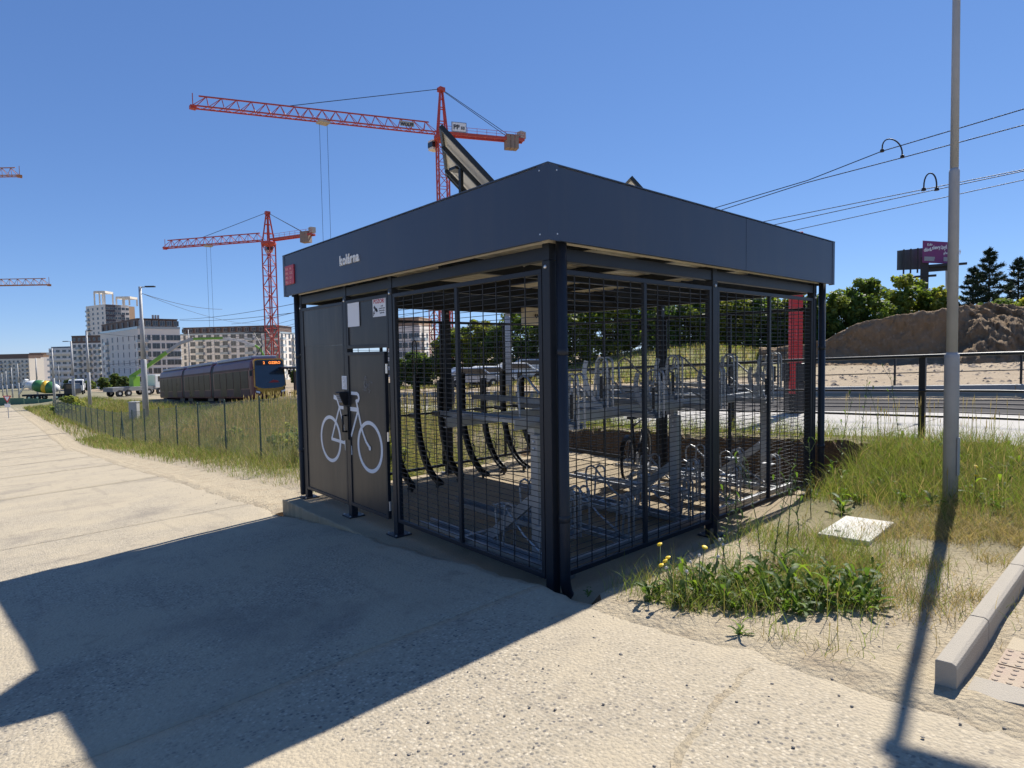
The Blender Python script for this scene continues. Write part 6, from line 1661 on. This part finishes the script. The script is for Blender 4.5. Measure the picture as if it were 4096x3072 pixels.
W_ = [(1402, 1290, 1.0, 12, 1, 0, 'weed with a yellow flower nearest the downpipe corner'), (1425, 1288, .9, 11, 1, 0, 'yellow-flowered weed second from the downpipe corner'), (1458, 1296, 1.0, 12, 2, 1, 'weed with two yellow flowers at the left of the cluster'),
      (1480, 1305, .8, 10, 0, 1, 'leafy weed in front of the flowering ones'), (1510, 1285, 1.15, 13, 1, 2, 'tall weed with one yellow flower and seed stalks'), (1540, 1275, 1.15, 14, 0, 2, 'bright lobed weed with tall seed stalks'),
      (1568, 1300, 1.0, 13, 0, 0, 'leafy weed at the front left of the cluster'), (1602, 1365, .62, 14, 0, 0, 'small separate rosette lying on the bare sand'), (1600, 1270, 1.2, 14, 0, 0, 'broad bright weed in the left half of the cluster'),
      (1625, 1300, 1.1, 13, 0, 0, 'low weed before the broad bright one'), (1650, 1265, 1.2, 14, 0, 0, 'broad weed in the middle of the cluster'), (1660, 1305, 1.0, 12, 0, 0, 'weed at the front middle of the cluster'), (1690, 1290, 1.2, 14, 0, 0, 'dense weed in front of the concrete cover'),
      (1715, 1260, 1.2, 13, 0, 0, 'weed directly below the concrete cover left corner'), (1725, 1315, 1.0, 12, 0, 0, 'weed at the front right of the cluster'), (1750, 1285, 1.2, 14, 0, 0, 'large weed below the concrete cover'), (1780, 1300, 1.1, 13, 0, 0, 'weed at the right front of the cluster'),
      (1795, 1255, 1.2, 13, 0, 0, 'weed touching the front of the concrete cover'), (1815, 1290, 1.1, 12, 0, 0, 'weed in the right part of the cluster'), (1840, 1262, 1.2, 12, 0, 0, 'weed near the right end of the cluster'), (1862, 1295, 1.0, 12, 0, 0, 'weed on the right edge by the dry grass'),
      (1880, 1268, 1.1, 11, 0, 0, 'long-leaved weed at the right tip of the cluster'), (1572, 1248, 1.0, 12, 0, 1, 'weed at the back left beside the slab'), (1640, 1232, 1.0, 12, 0, 0, 'weed at the back of the cluster near the slab'), (1690, 1225, 1.0, 11, 0, 0, 'small weed behind the cluster near the mid post'), (1735, 1212, 1.0, 11, 0, 0, 'small weed left of the concrete cover'),
      (1270, 1278, .5, 8, 0, 0, 'tiny dark weed at the foot of the downpipe'), (2105, 1085, 1.2, 12, 2, 0, 'weed with yellow flowers right of the lamp post'), (1990, 1040, 1.1, 12, 0, 0, 'bright leafy weed left of the lamp post foot'), (1850, 1085, 1.1, 12, 0, 0, 'leafy weed beyond the concrete cover'), (1905, 1065, 1.1, 12, 0, 0, 'leafy weed between cover and lamp post'),
      (1820, 1110, 1.0, 11, 0, 0, 'leafy weed at the back edge of the cover'), (1950, 1090, 1.0, 11, 0, 0, 'leafy weed near the lamp post base'), (2150, 1050, 1.1, 11, 0, 0, 'leafy weed at the right edge above the kerb'), (2075, 1040, 1.1, 11, 0, 0, 'leafy weed just right of the lamp post foot'), (1800, 1040, 1.1, 11, 0, 0, 'leafy weed beside the dug pit')]
for (xd, yd, s, nl, fl, sd__, lab) in W_:
    x, y = gplan(xd, yd + (8 if yd > 1200 else 0))
    rosette(lab, x, y, s * .68, nl + 6, fl, sd__)
for k in range(52):
    xd, yd = wr_.uniform(1430, 1905), wr_.uniform(1230, 1335)
    if xd < 1560 and yd > 1310: continue
    x, y = gplan(xd, yd)
    if not inpit(np.array(x), np.array(y)): rosette('low leafy weed packed inside the dense green cluster by the slab', x, y, wr_.uniform(.45, .75), 9, group='low weeds inside the cluster')
for k in range(34):
    x, y = gplan(wr_.uniform(1790, 2205), wr_.uniform(985, 1115))
    if not inpit(np.array(x), np.array(y)) and x < 6.6: rosette('small leafy weed hidden in the green grass around the lamp post', x, y, wr_.uniform(.55, .9), 9, group='small weeds in the grass by the lamp post')
# tall thin stalks with small leaves
small_leaf = leaf_shape(.07, .010, 3, .3, 9); small_leaf.name = 'small_leaf'
def stalk(label, x, y, h, seed):
    r = random.Random(seed); t = thing('tall_weed', label, 'weed', (x, y, gz(x, y) - .01), r.random() * 6.28, 'tall thin weeds')
    pts = [(0, 0, 0)]; lx = r.uniform(-.12, .12); ly = r.uniform(-.12, .12)
    for k in range(1, 8): pts.append((lx * (k / 7) ** 1.5 + r.uniform(-.006, .006), ly * (k / 7) ** 1.5, h * k / 7))
    MB().tube(pts, .004, 5, True, [.0045 - .0004 * k for k in range(8)]).build('stem', stemmat, t, True)
    for k in range(16):
        f = .12 + .86 * k / 16; i = min(6, int(f * 7)); p = Vector(pts[i]).lerp(Vector(pts[i + 1]), f * 7 - i)
        o = obj('leaf', small_leaf, None, t); o.location = p; q = r.uniform(.6, 1.2) * (1.1 - .6 * f); o.scale = (q, q, q); o.rotation_euler = (r.uniform(-.2, .6), 0, k * 2.4 + r.uniform(-.5, .5))
    for k in range(3):
        i = r.randrange(3, 7); p = Vector(pts[i]); e = p + Vector((r.uniform(-.1, .1), r.uniform(-.1, .1), .10 + .08 * r.random()))
        MB().tube([p, e], .0022, 4).build('side_shoot', stemmat, t)
        o = obj('leaf', small_leaf, None, t); o.location = e; o.rotation_euler = (.6, 0, r.random() * 6)
S_ = [(1752, 1120, .62, 'tall weed stalk in front of the right shelter corner'), (1700, 1195, .70, 'tall leaning weed stalk left of the concrete cover'), (1645, 1225, .72, 'tall weed stalk right of the mid post'), (1672, 1210, .60, 'slender weed stalk right of the mid post'), (1600, 1235, .5, 'short weed stalk just right of the mid post'),
      (1560, 1225, .55, 'weed stalk left of the mid post'), (1860, 1010, .8, 'tall leafy stalk against the platform right of the shelter'), (1940, 1000, .85, 'tall leafy stalk between shelter and lamp post'), (1815, 1030, .7, 'thin stalk beside the dug pit'), (1900, 1000, .6, 'thin stalk under the railing'), (1725, 1180, .55, 'thin stalk behind the cover')]
for k, (xd, yd, h, lab) in enumerate(S_):
    x, y = gplan(xd, yd); stalk(lab, x, y, h * 1.15, 60 + k)
# bushy weeds in the fence line
for k, (x, y, h, w, lab) in enumerate(((2.6, 8.2, 1.1, .9, 'grey-green weed clump against the near end of the fence'), (2.4, 6.6, .7, .9, 'dark leafy clump beside the shelter back corner'), (3.2, 13.5, .9, 1.0, 'weed clump behind the second fence bay'), (3.0, 18.0, .8, 1.0, 'weed clump behind the fourth fence bay'), (2.9, 10.6, 1.0, 1.1, 'weed clump behind the first fence post'), (5.0, 90, 1.4, 3.0, 'dark green bush at the far end of the verge'), (3.0, 75, 1.0, 2.4, 'green bush beyond the far end of the fence'))):
    broad_tree(lab, (x, y, gz(x, y)), h, w, n=1600, leaf=.055 if y < 30 else .3, base=(.13, .16, .05) , trunk=.012, group='weed clumps', lobes=26, low=0, name='weed_clump', cat='weed', seed=200 + k)

# rubble on the bare site behind the tracks
M['rubble'] = mat('rubble', (0.27, 0.215, 0.16), 0.95, 0, 0.4, 3)
r = random.Random(18); mb = MB()
for k in range(2600):
    x, y = r.uniform(18.2, 60), r.uniform(-26, 12)
    s = r.uniform(.03, .11) * (2.0 if r.random() < .06 else 1) * (.6 + x / 50); z = gz(x, y); a = r.random() * 6.28; q = [(r.uniform(.6, 1.2), r.uniform(.5, 1.1), r.uniform(.4, .9)) for _ in range(1)][0]
    pts = [(1, 0, 0), (.2, .9, 0), (-.9, .4, 0), (-.6, -.8, 0), (.5, -.8, 0), (.3, .1, .8), (-.3, -.1, .7)]
    mb.add([(x + s * q[0] * (p[0] * math.cos(a) - p[1] * math.sin(a)), y + s * q[1] * (p[0] * math.sin(a) + p[1] * math.cos(a)), z + s * q[2] * p[2]) for p in pts], [(0, 1, 5), (1, 6, 5), (1, 2, 6), (2, 3, 6), (3, 4, 6), (4, 5, 6), (4, 0, 5)])
tag(mb.build('rubble', M['rubble']), 'loose earth clods and stones over the bare site behind the tracks', 'rubble', kind='stuff')

# ------------------------------------------------------------------ loose stones on the sand
stone_me = []
for k in range(4):
    r = random.Random(k); mb = MB(); mb.lathe((0, 0, -.3), (0, 0, 1), [(0, .3), (.25, .8), (.5, .9), (.75, .5), (.85, .15)], 6)
    mb.v = [(a * r.uniform(.7, 1.2), b_ * r.uniform(.6, 1.1), c * r.uniform(.6, .9)) for a, b_, c in mb.v]; stone_me.append(mb)
M['pebble'] = mat('pebble', (0.20, 0.18, 0.155), 0.9, 0, 0.5, 30)
r = random.Random(8); mb = MB()
for k in range(550):
    x = r.uniform(-2.4, 2.6); y = r.uniform(-3.6, -.2) if r.random() < .75 else r.uniform(5.4, 12)
    if y < 0 and x > 0.1 and y < -2.28: continue
    if y > 0: x = r.uniform(-.6, 1.2)
    s = r.uniform(.003, .010) * (1.8 if r.random() < .05 else 1); src = stone_me[r.randrange(4)]; a = r.random() * 6.28; z = max(PZ(x, y), gz(x, y) if x > .1 else -9)
    mb.add([(x + s * (v[0] * math.cos(a) - v[1] * math.sin(a)), y + s * (v[0] * math.sin(a) + v[1] * math.cos(a)), z + s * v[2]) for v in src.v], src.f)
tag(mb.build('pebbles', M['pebble'], None, True), 'small loose pebbles scattered over road and sand', 'pebbles', kind='stuff')
